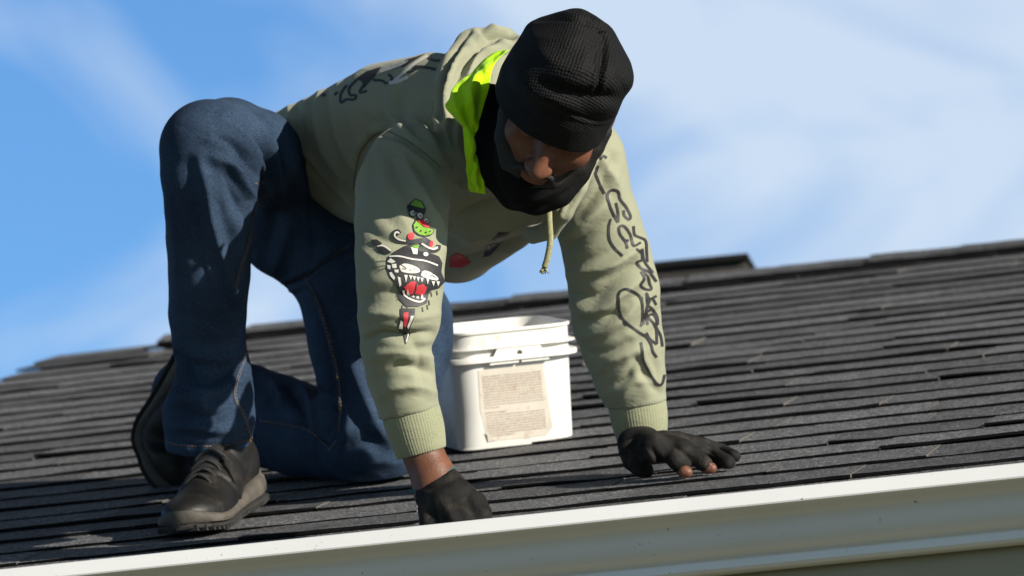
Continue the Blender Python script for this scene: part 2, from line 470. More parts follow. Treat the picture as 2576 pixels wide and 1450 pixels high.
def fit_outline(V, outline, centre, lo=0.15, n=180):
    """scale the shape in the picture plane, at its own depth, until its outline is the drawn one"""
    u, v, z = project(V); ang = np.arctan2(v-centre[1], u-centre[0]); rad = np.hypot(u-centre[0], v-centre[1])
    grid = np.linspace(-math.pi, math.pi, n+1); cur = np.zeros(n+1)
    ib = np.clip(((ang+math.pi)/(2*math.pi)*n).round().astype(int), 0, n)
    np.maximum.at(cur, ib, rad); cur[0] = cur[-1] = max(cur[0], cur[-1])
    out = np.array(outline+[outline[0]], float); tgt = np.zeros(n+1)
    for i, a in enumerate(grid):
        c, s_ = math.cos(a), math.sin(a); best = 0
        for (x1, y1), (x2, y2) in zip(out[:-1], out[1:]):
            x1, y1, x2, y2 = x1-centre[0], y1-centre[1], x2-centre[0], y2-centre[1]
            den = c*(y2-y1)-s_*(x2-x1)
            if abs(den) < 1e-9: continue
            t = (x1*(y2-y1)-y1*(x2-x1))/den; w = (c*y1-s_*x1)/-den if False else ((x1*s_-y1*c)/den)
            if t > 0 and -1e-6 <= w <= 1+1e-6: best = max(best, t)
        tgt[i] = best
    ratio = np.where((cur > 0) & (tgt > 0), tgt/np.maximum(cur, 1e-6), 1.0)
    k = np.array([1, 2, 3, 2, 1.])/9; ratio[:-1] = np.convolve(np.concatenate([ratio[-3:-1], ratio[:-1], ratio[:2]]), k, 'valid'); ratio[-1] = ratio[0]
    f = np.interp(ang, grid, ratio); f = 1+(f-1)*np.clip(rad/(0.5*np.interp(ang, grid, cur)), lo, 1)
    du, dv = (f-1)*(u-centre[0]), (f-1)*(v-centre[1])
    return V+(du*z/FPX)[:, None]*RV-(dv*z/FPX)[:, None]*UV

# ------------------------------------------------------------------ the setting: ground, house, roof, gutter
MI3 = M.inverted().to_3x3()
def grass_mat():
    return simple_mat('grass_ground', (0.085, 0.085, 0.034), 0.9, noise_scale=0.35, amount=0.45, bump=0.6, bump_scale=30)
GZ = -2.8
g = mesh_obj('ground', [(-900, -900, GZ), (900, -900, GZ), (900, 900, GZ), (-900, 900, GZ)], [(0, 1, 2, 3)], grass_mat(), smooth=False)
tag(g, 'green lawn around the house far below the roof', 'ground', kind='structure')

RIDGE_Y = 3.50
RAKE_X, END_X = -1.70, 5.2
house = empty('house', Matrix.Identity(4))
house.location = (0, 1.0, GZ)
bpy.context.view_layer.update()
tag(house, 'house under a dark grey asphalt shingle roof with a black ridge', 'house')
HI = Matrix.Translation((0, -1.0, -GZ))
def box_faces(): return [(0, 3, 2, 1), (4, 5, 6, 7), (0, 1, 5, 4), (1, 2, 6, 5), (2, 3, 7, 6), (3, 0, 4, 7)]
def box(lo, hi):
    (a, b, c), (d, e, f) = lo, hi
    return [(a, b, c), (d, b, c), (d, e, c), (a, e, c), (a, b, f), (d, b, f), (d, e, f), (a, e, f)], box_faces()
def house_part(name, V, Fc, mats, parent=house, smooth=False, midx=None):
    o = mesh_obj(name, V, Fc, mats, parent, smooth, midx); o.matrix_local = HI; return o

m_shingle = None
def shingle_material(name, seed):
    m, nt, b = mat_new(name)
    b.inputs['Roughness'].default_value = 0.72; b.inputs['Specular IOR Level'].default_value = 0.45
    tc = nn(nt, 'ShaderNodeTexCoord'); oi = nn(nt, 'ShaderNodeObjectInfo')
    v = nn(nt, 'ShaderNodeTexVoronoi'); v.inputs['Scale'].default_value = 400
    add = nn(nt, 'ShaderNodeVectorMath', operation='ADD')
    nt.links.new(tc.outputs['Object'], add.inputs[0]); nt.links.new(oi.outputs['Location'], add.inputs[1])
    nt.links.new(add.outputs[0], v.inputs['Vector'])
    r = nn(nt, 'ShaderNodeValToRGB'); e = r.color_ramp.elements
    e[0].position = 0.0; e[0].color = (0.020, 0.0205, 0.023, 1)
    e[1].position = 1.0; e[1].color = (0.45, 0.45, 0.46, 1)
    for p, c in ((0.35, (0.050, 0.051, 0.056)), (0.7, (0.108, 0.110, 0.117)), (0.93, (0.19, 0.19, 0.195))):
        q = e.new(p); q.color = (*c, 1)
    sep = nn(nt, 'ShaderNodeSeparateColor'); nt.links.new(v.outputs['Color'], sep.inputs[0]); nt.links.new(sep.outputs[0], r.inputs[0])
    n2 = nn(nt, 'ShaderNodeTexNoise'); n2.inputs['Scale'].default_value = 16.0; n2.inputs['Detail'].default_value = 8; n2.inputs['Roughness'].default_value = 0.7
    nt.links.new(add.outputs[0], n2.inputs['Vector'])
    m1 = nn(nt, 'ShaderNodeMath', operation='MULTIPLY_ADD'); m1.inputs[1].default_value = 0.7; m1.inputs[2].default_value = 0.55
    nt.links.new(oi.outputs['Random'], m1.inputs[0])
    m2 = nn(nt, 'ShaderNodeMath', operation='MULTIPLY_ADD'); m2.inputs[1].default_value = 1.3
    nt.links.new(n2.outputs['Fac'], m2.inputs[0]); m2.inputs[2].default_value = -0.45
    m3 = nn(nt, 'ShaderNodeMath', operation='ADD'); nt.links.new(m1.outputs[0], m3.inputs[0]); nt.links.new(m2.outputs[0], m3.inputs[1])
    mul = nn(nt, 'ShaderNodeVectorMath', operation='SCALE'); nt.links.new(r.outputs[0], mul.inputs[0]); nt.links.new(m3.outputs[0], mul.inputs['Scale'])
    nt.links.new(mul.outputs[0], b.inputs['Base Color'])
    bp = nn(nt, 'ShaderNodeBump'); bp.inputs['Strength'].default_value = 0.7; bp.inputs['Distance'].default_value = 0.0012
    nt.links.new(sep.outputs[1], bp.inputs['Height']); nt.links.new(bp.outputs[0], b.inputs['Normal'])
    return m
m_shingle = shingle_material('shingle_granules', 0)
m_butt = simple_mat('shingle_cut_asphalt', (0.010, 0.010, 0.011), 0.9, spec=0.15, noise_scale=400, amount=0.5)
m_side = simple_mat('shingle_cut_end', (0.125, 0.118, 0.108), 0.9, spec=0.2, noise_scale=300, amount=0.5)
m_deck = simple_mat('roof_underlay', (0.012, 0.012, 0.013), 0.9)
m_olive = simple_mat('soffit_paint', (0.16, 0.16, 0.10), 0.6, noise_scale=3, amount=0.1)
m_wall = simple_mat('house_siding', (0.33, 0.31, 0.22), 0.7, noise_scale=4, amount=0.1)

# roof: the deck in the roof frame, its shingles as pieces of it
V, Fc = box((RAKE_X+0.02, 0.0, -0.035), (END_X, RIDGE_Y, -0.004))
roof = mesh_obj('roof', V, Fc, m_deck, house, False)
roof.matrix_local = HI @ M
V, Fc = box((RAKE_X+0.02, 0, -0.035), (END_X, RIDGE_Y, -0.004))
# far slope of the gable, mirrored about the ridge
rw = M @ Vector((0, RIDGE_Y, 0))
far = Matrix.Translation((0, 2*rw.y, 0)) @ Matrix.Diagonal((1, -1, 1, 1)) @ M
house_part('far_roof_slope', [tuple(far @ Vector(v)) for v in V], [f[::-1] for f in Fc], m_deck)

rng = random.Random(7)
EXPO = 0.1435
def shingle_mesh(w, var, gr):
    """one tab: granule top, black butt edge, pale cut ends; lower edge wavy and a little curled"""
    nx = 9; th = gr.uniform(0.0026, 0.0040); V = []; Fc = []; mi = []
    s = gr.uniform(0, 100); curl = max(0.0, gr.gauss(-0.0008, 0.0022)); tip = gr.choice([-1, 1]); thick = gr.choice([0.0, 0.0, 0.0008, 0.0026])
    xs = [w*i/nx for i in range(nx)]+[w-0.0035, w]
    pale = gr.random() < 0.6; n = len(xs)-1
    for x in xs:
        t = x/w
        yo = 0.0052*noise.noise(Vector((x*11, s, 0)))+0.0016*noise.noise(Vector((x*60, s, 3)))
        zb = 0.0040+thick+0.0024*noise.noise(Vector((x*9, s, 7)))+0.0007*noise.noise(Vector((x*70, s, 9)))+curl*(0.5+0.5*tip*(2*t-1))**1.5*1.7
        V += [(x, yo+0.0012, zb-th-thick*0.7), (x, yo, zb), (x, 0.05, 0.6*(0.0040+thick*0.7)+0.4*zb*0.75-0.0010), (x, EXPO+0.035, -0.0012)]
    for i in range(n):
        a, b = 4*i, 4*i+4; tm = 2 if (i == n-1 and pale) else 0
        Fc += [(a, b, b+1, a+1), (a+1, b+1, b+2, a+2), (a+2, b+2, b+3, a+3)]; mi += [1, tm, tm]
    e = 4*n
    V += [(0, EXPO+0.035, -0.004), (w, EXPO+0.035, -0.004)]; q = len(V)
    Fc += [(1, 2, 3, q-2, 0), (e+1, e, q-1, e+3, e+2)]; mi += [2, 2]
    me = bpy.data.meshes.new('shingle'); me.from_pydata(V, [], Fc)
    for m in (m_shingle, m_butt, m_side): me.materials.append(m)
    me.polygons.foreach_set('material_index', mi); me.update(); return me
widths = [0.235, 0.285, 0.335, 0.40]
variants = {w: [shingle_mesh(w-0.0015, k, rng) for k in range(7)] for w in widths}
rest_V, rest_F, rest_M = [], [], []
n_courses = int((RIDGE_Y-0.03)/EXPO)+1
count = 0
for c in range(n_courses):
    y = -0.02+c*EXPO
    xl = PZ(0, CY+(1430-1.0*c)-CY, 0)[0]
    # the stretch of this course that the photo shows
    def x_at(px):
        lo_, hi_ = 0.0, 2000.0
        for _ in range(40):
            m_ = (lo_+hi_)/2
            d_ = ray(px, m_); ok = d_[2] < 0 and PZ(px, m_)[1] < y
            if ok: hi_ = m_
            else: lo_ = m_
        return PZ(px, hi_)[0]
    xa, xb = x_at(0)-0.12, x_at(2576)+0.12
    x = RAKE_X-rng.uniform(0.0, 0.025) if True else 0
    first = True
    while x < END_X:
        w = rng.choice(widths)
        me = rng.choice(variants[w])
        dz = rng.uniform(-0.0006, 0.0012); dy = rng.uniform(-0.007, 0.007); rz = rng.uniform(-0.006, 0.006)
        if x+w > xa and x < xb and count < 300:
            o = bpy.data.objects.new('shingle', me); link(o, roof)
            o.location = (x, y+dy, dz); o.rotation_euler = (0, 0, rz); count += 1
        else:
            b0 = len(rest_V); rest_V += [(v.co.x+x, v.co.y+y+dy, v.co.z+dz) for v in me.vertices]
            for p in me.polygons: rest_F.append([i+b0 for i in p.vertices]); rest_M.append(p.material_index)
        x += w
print('SHINGLES', count)
o = mesh_obj('shingle_field', rest_V, rest_F, [m_shingle, m_butt, m_side], roof, False, rest_M); o['kind'] = 'stuff'

# ridge: black vent strip with overlapping cap pieces
m_vent = simple_mat('ridge_vent_plastic', (0.008, 0.008, 0.008), 0.8, spec=0.2)
RV0 = RAKE_X+0.27
V, Fc = box((RV0, RIDGE_Y-0.055, 0.002), (END_X, RIDGE_Y+0.01, 0.019))
o = mesh_obj('ridge_vent', V, Fc, m_vent, roof, False)
capm = []
for k in range(4):
    L_, hw = 0.30, 0.10; V = []; nx = 6; s = rng.uniform(0, 50)
    for i in range(nx+1):
        x = L_*i/nx; z = 0.021+0.005*(1-i/nx)+0.0015*noise.noise(Vector((x*12, s, 0)))
        V += [(x, -0.07, z-0.012), (x, -0.069, z-0.007), (x, 0.0, z), (x, 0.02, z-0.004), (x, 0.05, z-0.05)]
    Fc = []; mi = []
    for i in range(nx):
        for j in range(4): Fc.append((5*i+j, 5*i+5+j, 5*i+6+j, 5*i+j+1)); mi.append(1 if j == 0 else 0)
    Fc.append((0, 1, 2, 3, 4)); mi.append(2)
    me = bpy.data.meshes.new('ridge_cap'); me.from_pydata(V, [], Fc)
    for m in (m_shingle, m_butt, m_butt): me.materials.append(m)
    me.polygons.foreach_set('material_index', mi); me.update(); capm.append(me)
x = RV0-0.02; 
while x < END_X:
    o = bpy.data.objects.new('ridge_cap', rng.choice(capm)); link(o, roof); o.location = (x, RIDGE_Y, rng.uniform(-0.001, 0.001)); x += 0.185

# fascia, soffit, wall below the eave (world frame)
def ext(profile, x0, x1, closed=True):
    n = len(profile); V = [(x0, a, b) for a, b in profile]+[(x1, a, b) for a, b in profile]
    Fc = [(i, (i+1) % n, (i+1) % n+n, i+n) for i in range(n if closed else n-1)]
    if closed: Fc += [tuple(range(n))[::-1], tuple(range(n, 2*n))]
    return V, Fc
V, Fc = box((RAKE_X+0.03, 0.012, -0.20), (END_X, 0.034, -0.052)); house_part('fascia', V, Fc, m_wall)
V, Fc = box((RAKE_X+0.03, 0.036, -0.196), (END_X, 0.50, -0.184)); house_part('soffit', V, Fc, m_olive)
V, Fc = box((RAKE_X+0.35, 0.44, GZ), (END_X-0.2, 0.56, -0.198)); house_part('wall', V, Fc, m_wall)

# gutter (one rolled aluminium trough): K profile, y outwards is negative
def lipw(Y, Z):
    p = M @ Vector((0, Y, Z)); return p.y, p.z
ly, lz = lipw(-0.118, 0.0300)
m_gut = simple_mat('white_gutter_enamel', (0.74, 0.745, 0.74), 0.22, spec=0.5, noise_scale=6, amount=0.03, dirt=((0.22, 0.21, 0.17), 95, 0.66, 0.72))
def arc(c, r, a0, a1, n): return [(c[0]+r*math.cos(R_(a0+(a1-a0)*i/n)), c[1]+r*math.sin(R_(a0+(a1-a0)*i/n))) for i in range(n+1)]
prof = [(0.020, -0.010), (0.020, -0.001), (0.0175, 0.0005), (0.011, 0.0), (0.0085, -0.0012), (0.0, -0.0200), (0.0008, -0.0222), (0.004, -0.0235)]
prof += [(0.016, -0.0258), (0.030, -0.0285), (0.042, -0.0330), (0.0495, -0.0400), (0.0535, -0.0490), (0.0575, -0.0580), (0.0645, -0.0665), (0.0760, -0.0735), (0.0890, -0.0780)]
prof += [(0.0915, -0.0805), (0.0900, -0.0825), (0.0900, -0.0915), (0.0930, -0.0945), (0.097, -0.0960), (0.103, -0.0970), (0.112, -0.0975), (0.118, -0.0975), (0.122, -0.0945), (0.1222, -0.010)]
outer = [(ly+a, lz+b) for a, b in prof]
inner = []
for i, (a, b) in enumerate(outer):
    p, q = outer[max(i-1, 0)], outer[min(i+1, len(outer)-1)]
    dx, dz = q[0]-p[0], q[1]-p[1]; l = math.hypot(dx, dz); inner.append((a-dz/l*0.0014, b+dx/l*0.0014))
# the fold over at the lip stays single, so drop the doubled start of the inner skin
ringp = outer+inner[::-1]
V, Fc = ext(ringp, RAKE_X-0.03, END_X)
n = len(ringp)
gut = empty('gutter', Matrix.Translation((0, ly+0.06, lz-0.05)))
tag(gut, 'white aluminium rain gutter running along the eave below the shingles', 'gutter')
o = mesh_obj('trough', V, Fc[:-2], m_gut, gut, True, origin=(0, ly+0.06, lz-0.05))
mod = o.modifiers.new('edge', 'EDGE_SPLIT'); mod.split_angle = R_(32)
caps = []
for x0, x1 in ((RAKE_X-0.0315, RAKE_X-0.0305),):
    V2, F2 = ext([(a, b) for a, b in outer[4:]], x0, x1); o2 = mesh_obj('end_cap', V2, F2, m_gut, gut, False, origin=(0, ly+0.06, lz-0.05))
for hx in (-1.1, -0.28, 0.54, 1.36, 2.2):
    V2, F2 = box((hx, ly+0.014, lz-0.018), (hx+0.018, ly+0.121, lz-0.0145)); mesh_obj('hanger', V2, F2, m_gut, gut, False, origin=(0, ly+0.06, lz-0.05))

# low dark box behind the ridge
bvo = M @ Vector(PY(1810, 690, RIDGE_Y+0.55))
bv = empty('roof_vent', Matrix.Translation(bvo) @ Matrix.Rotation(R_(5), 4, 'Z'))
tag(bv, 'low dark box standing just behind the roof ridge', 'roof vent')
m_bv = simple_mat('weathered_dark_cladding', (0.035, 0.030, 0.026), 0.85, noise_scale=14, amount=0.6, dirt=((0.09, 0.075, 0.06), 22, 0.55, 0.75))
bw = (M.to_3x3() @ Vector(PY(1878, 700, RIDGE_Y+0.55)-PY(1810, 700, RIDGE_Y+0.55))).length
V, Fc = box((-0.30, -0.0, -0.50), (bw, 0.45, 0.022)); mesh_obj('wall', V, Fc, m_bv, bv, False)
V, Fc = box((-0.315, -0.015, 0.024), (bw+0.006, 0.465, 0.037)); mesh_obj('cap', V, Fc, m_vent, bv, False)
for k in range(3):
    V, Fc = box((-0.303, -0.006, -0.20+k*0.072), (bw+0.003, -0.0015, -0.20+k*0.072+0.066)); mesh_obj('cladding_board', V, Fc, m_bv, bv, False)

# ------------------------------------------------------------------ bucket
A_, B_ = PZ(1166, 1148), PZ(1454, 1101)
ang = math.atan2(B_[1]-A_[1], B_[0]-A_[0]); BWD = float(np.linalg.norm(B_-A_)); 
BD, BH = 0.205, 0.188
m_white = simple_mat('white_bucket_plastic', (0.74, 0.73, 0.69), 0.35, spec=0.5, noise_scale=9, amount=0.04, dirt=((0.36, 0.27, 0.18), 15, 0.61, 0.74))
bmx = M @ Matrix.Translation(Vector(A_)+Vector((0, 0, 0.006))) @ Matrix.Rotation(ang, 4, 'Z') @ Matrix.Rotation(R_(3.0), 4, 'Y')
bucket = empty('bucket', bmx)
tag(bucket, 'dirty white square plastic bucket with a paper label standing on the shingles', 'bucket')
def rring(w, d, r, z, n=8, cx=BWD/2, cy=BD/2):
    out = []
    for (sx, sy, a0) in ((1, -1, -90), (1, 1, 0), (-1, 1, 90), (-1, -1, 180)):
        for i in range(n+1):
            a = R_(a0+90*i/n); out.append((cx+sx*(w/2-r)+r*math.cos(a), cy+sy*(d/2-r)+r*math.sin(a), z))
    return out
def loft(rings, close_ends=False):
    n = len(rings[0]); V = [p for r in rings for p in r]; Fc = []
    for i in range(len(rings)-1):
        for j in range(n):
            k = (j+1) % n; Fc.append((i*n+j, i*n+k, (i+1)*n+k, (i+1)*n+j))
    if close_ends: Fc += [tuple(range(n))[::-1], tuple(range((len(rings)-1)*n, len(rings)*n))]
    return V, Fc
tb = 0.010
def wz(z): return BWD+2*tb*z/BH*0.6
def dz_(z): return BD+2*tb*z/BH*0.6
prof_b = [(-0.030, 0.0, 0.010), (-0.008, 0.0, 0.022), (-0.002, 0.002, 0.026), (0.0, 0.006, 0.036), (0.0, 0.06, 0.038), (0.0, 0.12, 0.039), (0.0, BH-0.004, 0.039)]
rings = [rring(wz(z)+e, dz_(z)+e, r, z) for e, z, r in prof_b]
rings += [rring(wz(BH)+0.005, dz_(BH)+0.005, 0.040, BH-0.004), rring(wz(BH)+0.006, dz_(BH)+0.006, 0.040, BH-0.001), rring(wz(BH)+0.004, dz_(BH)+0.004, 0.040, BH+0.001), rring(wz(BH)-0.002, dz_(BH)-0.002, 0.038, BH+0.001), rring(wz(BH)-0.005, dz_(BH)-0.005, 0.037, BH-0.003)]
rings += [rring(wz(z)-0.005, dz_(z)-0.005, 0.036, z) for z in (0.12, 0.06, 0.004)]
V, Fc = loft(rings, True)
o = mesh_obj('body', V, Fc, m_white, bucket, True); o.modifiers.new('edge', 'EDGE_SPLIT').split_angle = R_(40)
def flange(name, z, out, th, drop=0.0):
    R = [rring(wz(z)+0.0006, dz_(z)+0.0006, 0.039, z+th), rring(wz(z)+2*out-0.002, dz_(z)+2*out-0.002, 0.044, z+th), rring(wz(z)+2*out, dz_(z)+2*out, 0.045, z+th-0.0015), rring(wz(z)+2*out, dz_(z)+2*out, 0.045, z-drop), rring(wz(z)+2*out-0.003, dz_(z)+2*out-0.003, 0.044, z-drop), rring(wz(z)+0.0006, dz_(z)+0.0006, 0.039, z)]
    V, Fc = loft(R); o = mesh_obj(name, V, Fc, m_white, bucket, True); o.modifiers.new('edge', 'EDGE_SPLIT').split_angle = R_(40)
flange('rib', BH-0.0285, 0.010, 0.0028)
flange('rib', BH-0.0455, 0.012, 0.0045, 0.0035)
# handle plate with its key slot
px0, px1, zt, zb = BWD*0.30, BWD*0.76, BH-0.0265, BH-0.0540
kx, kz = BWD*0.535, BH-0.0390
outer_p = [(px0+0.010, zt), (px0-0.006, zb), (kx-0.0023, zb)]
key = [(kx-0.0023, kz-0.003)]+[(kx+0.0046*math.cos(R_(a)), kz+0.0046*math.sin(R_(a))) for a in range(240, -61, -30)]+[(kx+0.0023, kz-0.003)]
poly = outer_p+key+[(kx+0.0023, zb), (px1+0.006, zb), (px1-0.010, zt)]
n = len(poly); yf = -0.0135
V = [(x, yf+0.03*(zt-z)*0, z) for x, z in poly]+[(x, yf+0.0025, z) for x, z in poly]
vs, es, fs, *_ = delaunay_2d_cdt([Vector(p) for p in poly], [], [list(range(n))], 1, 1e-7)
V = [(v.x, yf, v.y) for v in vs]+[(v.x, yf+0.0025, v.y) for v in vs]; nv = len(vs)
Fc = [tuple(f) for f in fs]+[tuple(i+nv for i in f)[::-1] for f in fs]+[(i, i+nv, (i+1) % n+nv, (i+1) % n) for i in range(n)]
mesh_obj('handle_plate', V, Fc, m_white, bucket, False)
# paper label with its print
m_paper = simple_mat('stained_label_paper', (0.60, 0.55, 0.47), 0.7, noise_scale=40, amount=0.05, dirt=((0.38, 0.26, 0.16), 30, 0.60, 0.74))
m_ink = simple_mat('brown_label_ink', (0.22, 0.10, 0.05), 0.8)
lx0, lx1, lz0, lz1 = BWD*0.18, BWD*0.755, 0.013, 0.1275
def fy(z): return -tb*z/BH*0.6-0.0006
V = [(lx0+0.008, fy(lz0), lz0), (lx1-0.006, fy(lz0), lz0), (lx1+0.006, fy(lz0+.03)-0.0002, lz0+0.012), (lx1+0.003, fy(0.05), lz0+0.042), (lx1-0.003, fy(lz1), lz1), (lx0, fy(lz1), lz1), (lx0-0.001, fy(0.05), lz0+0.05)]
lab = mesh_obj('paper_label', V, [tuple(range(len(V)))], m_paper, bucket, False)
lab['label'] = 'stained paper label printed with brown warranty text'
LINES = ["LIMITED WARRANTY    The following limited warranty is SOLE AND", "REPLACEMENT WARRANTY FOR A PERIOD OF ONE (1) YEAR FROM DATE OF DELIVERY", "THAT THIS PRODUCT IS FREE FROM MANUFACTURING DEFECTS IN THE MATERIAL WHEN", "INSTALLED TO MEET USER'S WRITTEN SPECIFICATIONS. THE SELLER MAKES NO OTHER", "WARRANTY, EXPRESS OR IMPLIED, WARRANTY OF MERCHANTABILITY, IN FACT OR IN LAW", "OR OF FITNESS FOR A PARTICULAR PURPOSE, OTHER THAN THE LIMITED", "WARRANTY SET FORTH ABOVE. It is the purchaser's sole responsibility to determine", "suitability of the product for any particular application. Recommendations made by", "Seller's representatives do not constitute a WARRANTY OF RESULTS to", "be obtained. Every claim under this warranty shall be deemed waived unless made in", "writing and received by the Seller within thirty (30) days of the date that the defect to which", "such claim relates is discovered or should be discovered. No person is authorized to alter", "this warranty orally.", "", "LIMITATION OF LIABILITY", "It is expressly understood and agreed that the limit of the Seller's liability shall be at the", "Seller's sole option, repair or re-supply of a like quantity of non-defective product and that", "the Seller shall have no such liability except where the damage or claim results solely from", "breach of the Seller's warranty. IT IS ALSO AGREED THAT THE SELLER SHALL NOT BE", "LIABLE FOR ANY INCIDENTAL, CONSEQUENTIAL, OR OTHER DAMAGES FOR ANY ALLEGED", "NEGLIGENCE, BREACH OF WARRANTY, STRICT LIABILITY, OR ANY OTHER THEORY OTHER", "THAN THE LIMITED LIABILITY SET FORTH ABOVE. INCIDENTAL AND CONSEQUENTIAL", "DAMAGES SHALL NOT BE RECOVERABLE EVEN IF THE RE-SUPPLY REMEDY FAILS OF ITS", "PURPOSE OR FOR ANY OTHER REASON."]
def text_mesh(txt, size):
    cu = bpy.data.curves.new('txt', 'FONT'); cu.body = txt; cu.size = size; cu.resolution_u = 1
    ob = bpy.data.objects.new('txt', cu); COL.objects.link(ob); bpy.context.view_layer.update()
    me = ob.evaluated_get(bpy.context.evaluated_depsgraph_get()).to_mesh()
    V = np.array([v.co[:] for v in me.vertices]).reshape(-1, 3); Fc = [tuple(p.vertices) for p in me.polygons]
    ob.to_mesh_clear(); bpy.data.objects.remove(ob); bpy.data.curves.remove(cu); return V, Fc
tv, tf = [], []
lh = (lz1-lz0-0.016)/len(LINES); wl = lx1-lx0-0.012
for i, t in enumerate(LINES):
    if not t: continue
    v, f = text_mesh(t, lh*0.80); w = v[:, 0].max(); full = i not in (12, 14, 23)
    sc = min(1.0, wl/w) if full else min(1.0, wl/w*1.0)
    if full: sc = wl/w
    elif i == 14: sc = wl*0.36/w
    elif i == 12: sc = wl*0.24/w
    else: sc = wl*0.46/w
    z0 = lz1-0.010-(i+0.7)*lh
    xs = lx0+0.005+0.003*i/len(LINES)
    tv.append(([(xs+a*sc, fy(z0)-0.0006, z0+b) for a, b, _ in v], f))
V, Fc = joined(tv)
mesh_obj('printed_text', V, Fc, m_ink, lab, False)
V = [(lx0+0.0075, fy(lz0)-0.0009, lz0-0.0004), (lx0+0.020, fy(lz0)-0.0009, lz0+0.0006), (lx0+0.0055, fy(lz0)-0.0040, lz0+0.017)]
mesh_obj('peeling_corner', V, [(0, 1, 2)], m_paper, lab, False)

# ------------------------------------------------------------------ the roofer
BASE = PZ(860, 1240)
person = empty('person', M @ Matrix.Translation(Vector(BASE)))
tag(person, 'person in sage green hoodie, dark jeans and black beanie kneeling over the gutter', 'person')
def body_part(name, V, Fc, mats, parent=person, smooth=True, midx=None):
    return mesh_obj(name, V, Fc, mats, parent, smooth, midx, origin=BASE)
def bounds(chains, pad):
    P = np.array([p for c in chains for p, r in c]); Rr = np.array([r for c in chains for p, r in c])
    return (P-Rr[:, None]).min(0)-pad, (P+Rr[:, None]).max(0)+pad

m_hood = weave_mat('sage_fleece', (0.235, 0.240, 0.165), (0.335, 0.340, 0.235), 900, 9, bump=0.25, sheen=0.12, patch=0.10, contrast=0.35)
m_rib = weave_mat('sage_rib_knit', (0.20, 0.21, 0.13), (0.35, 0.36, 0.225), 700, 14, bump=0.6, sheen=0.2, patch=0.1, contrast=0.6)
m_denim = weave_mat('dark_wash_denim', (0.002, 0.0065, 0.020), (0.046, 0.082, 0.140), 620, 10, bump=0.30, sheen=0.0, patch=0.16, contrast=0.8, bdist=0.0008)
m_thread = simple_mat('orange_stitching', (0.22, 0.12, 0.05), 0.8)
m_seam = simple_mat('worn_denim_seam', (0.036, 0.056, 0.086), 0.9)
m_black = simple_mat('black_knit', (0.0055, 0.0055, 0.006), 0.9, spec=0.12, noise_scale=60, amount=0.4, bump=0.5, bump_scale=500)
m_glove = simple_mat('black_dusty_glove', (0.012, 0.0115, 0.011), 0.78, spec=0.2, noise_scale=45, amount=0.5, bump=0.6, bump_scale=420, dirt=((0.05, 0.042, 0.034), 30, 0.50, 0.75))
m_skin = simple_mat('tanned_skin', (0.15, 0.060, 0.033), 0.5, spec=0.4, noise_scale=55, amount=0.18, bump=0.25, bump_scale=260)
m_skin.node_tree.nodes['Principled BSDF'].inputs['Subsurface Weight'].default_value = 0.12
m_skin.node_tree.nodes['Principled BSDF'].inputs['Subsurface Radius'].default_value = (0.008, 0.003, 0.0015)
m_nail = simple_mat('finger_nail', (0.46, 0.27, 0.20), 0.35)
m_hair_shade = simple_mat('beard_hair_face_shade', (0.008, 0.006, 0.005), 0.6, bump=0.8, bump_scale=600)
m_neon = weave_mat('neon_yellow_mesh', (0.42, 0.78, 0.005), (0.60, 1.0, 0.012), 700, 20, bump=0.4, sheen=0.1, patch=0.05, contrast=0.4)
m_teal = simple_mat('teal_glove_hem', (0.02, 0.10, 0.11), 0.8)
m_cord = simple_mat('sage_drawcord', (0.33, 0.32, 0.17), 0.9, noise_scale=300, amount=0.3, bump=0.6, bump_scale=600)

# --- joints and girths (pixels in the 2576 wide photograph, roof Y for the depth)
r_sleeve = [S(1030, 425, .19, 112), S(1012, 480, .14, 118), S(1008, 560, .085, 117), S(1008, 640, .04, 113), S(1008, 710, .012, 110), S(1004, 800, .0, 104), S(994, 870, .0, 88), S(1008, 945, .01, 86), S(1031, 1040, .02, 77), S(1040, 1075, .02, 76)]
l_sleeve = [S(1470, 400, .36, 95), S(1484, 470, .37, 100), S(1502, 550, .38, 106), S(1526, 640, .39, 109), S(1544, 735, .40, 115), S(1550, 800, .405, 113), S(1568, 870, .41, 105), S(1584, 950, .415, 91), S(1600, 1015, .42, 77), S(1608, 1050, .42, 76)]
back = [S(738, 370, .74, 97), S(850, 318, .64, 101), S(970, 275, .52, 117), S(1090, 250, .42, 116), S(1180, 260, .36, 120)]
mid = [S(900, 432, .80, 130), S(1000, 420, .62, 160), S(1130, 395, .47, 165), S(1250, 370, .38, 150)]
belly = [S(1050, 590, .86, 110), S(1150, 600, .72, 112), S(1250, 520, .52, 120), S(1370, 440, .42, 120), S(1455, 400, .38, 100)]
chest_r = [S(1010, 380, .32, 62), S(1090, 430, .43, 92), S(1200, 480, .42, 112)]
hood1 = [S(1180, 455, .20, 28), S(1150, 395, .21, 38), S(1136, 320, .24, 44), S(1142, 240, .28, 50), S(1162, 175, .33, 54), S(1200, 130, .39, 60), S(1262, 118, .42, 50), S(1300, 130, .40, 40)]
hood2 = [S(1225, 240, .30, 60), S(1240, 180, .34, 62), S(1280, 150, .36, 50)]
collar = [S(1480, 400, .24, 26), S(1452, 470, .20, 24), S(1418, 535, .19, 24), S(1382, 580, .22, 26), S(1340, 590, .26, 24)]

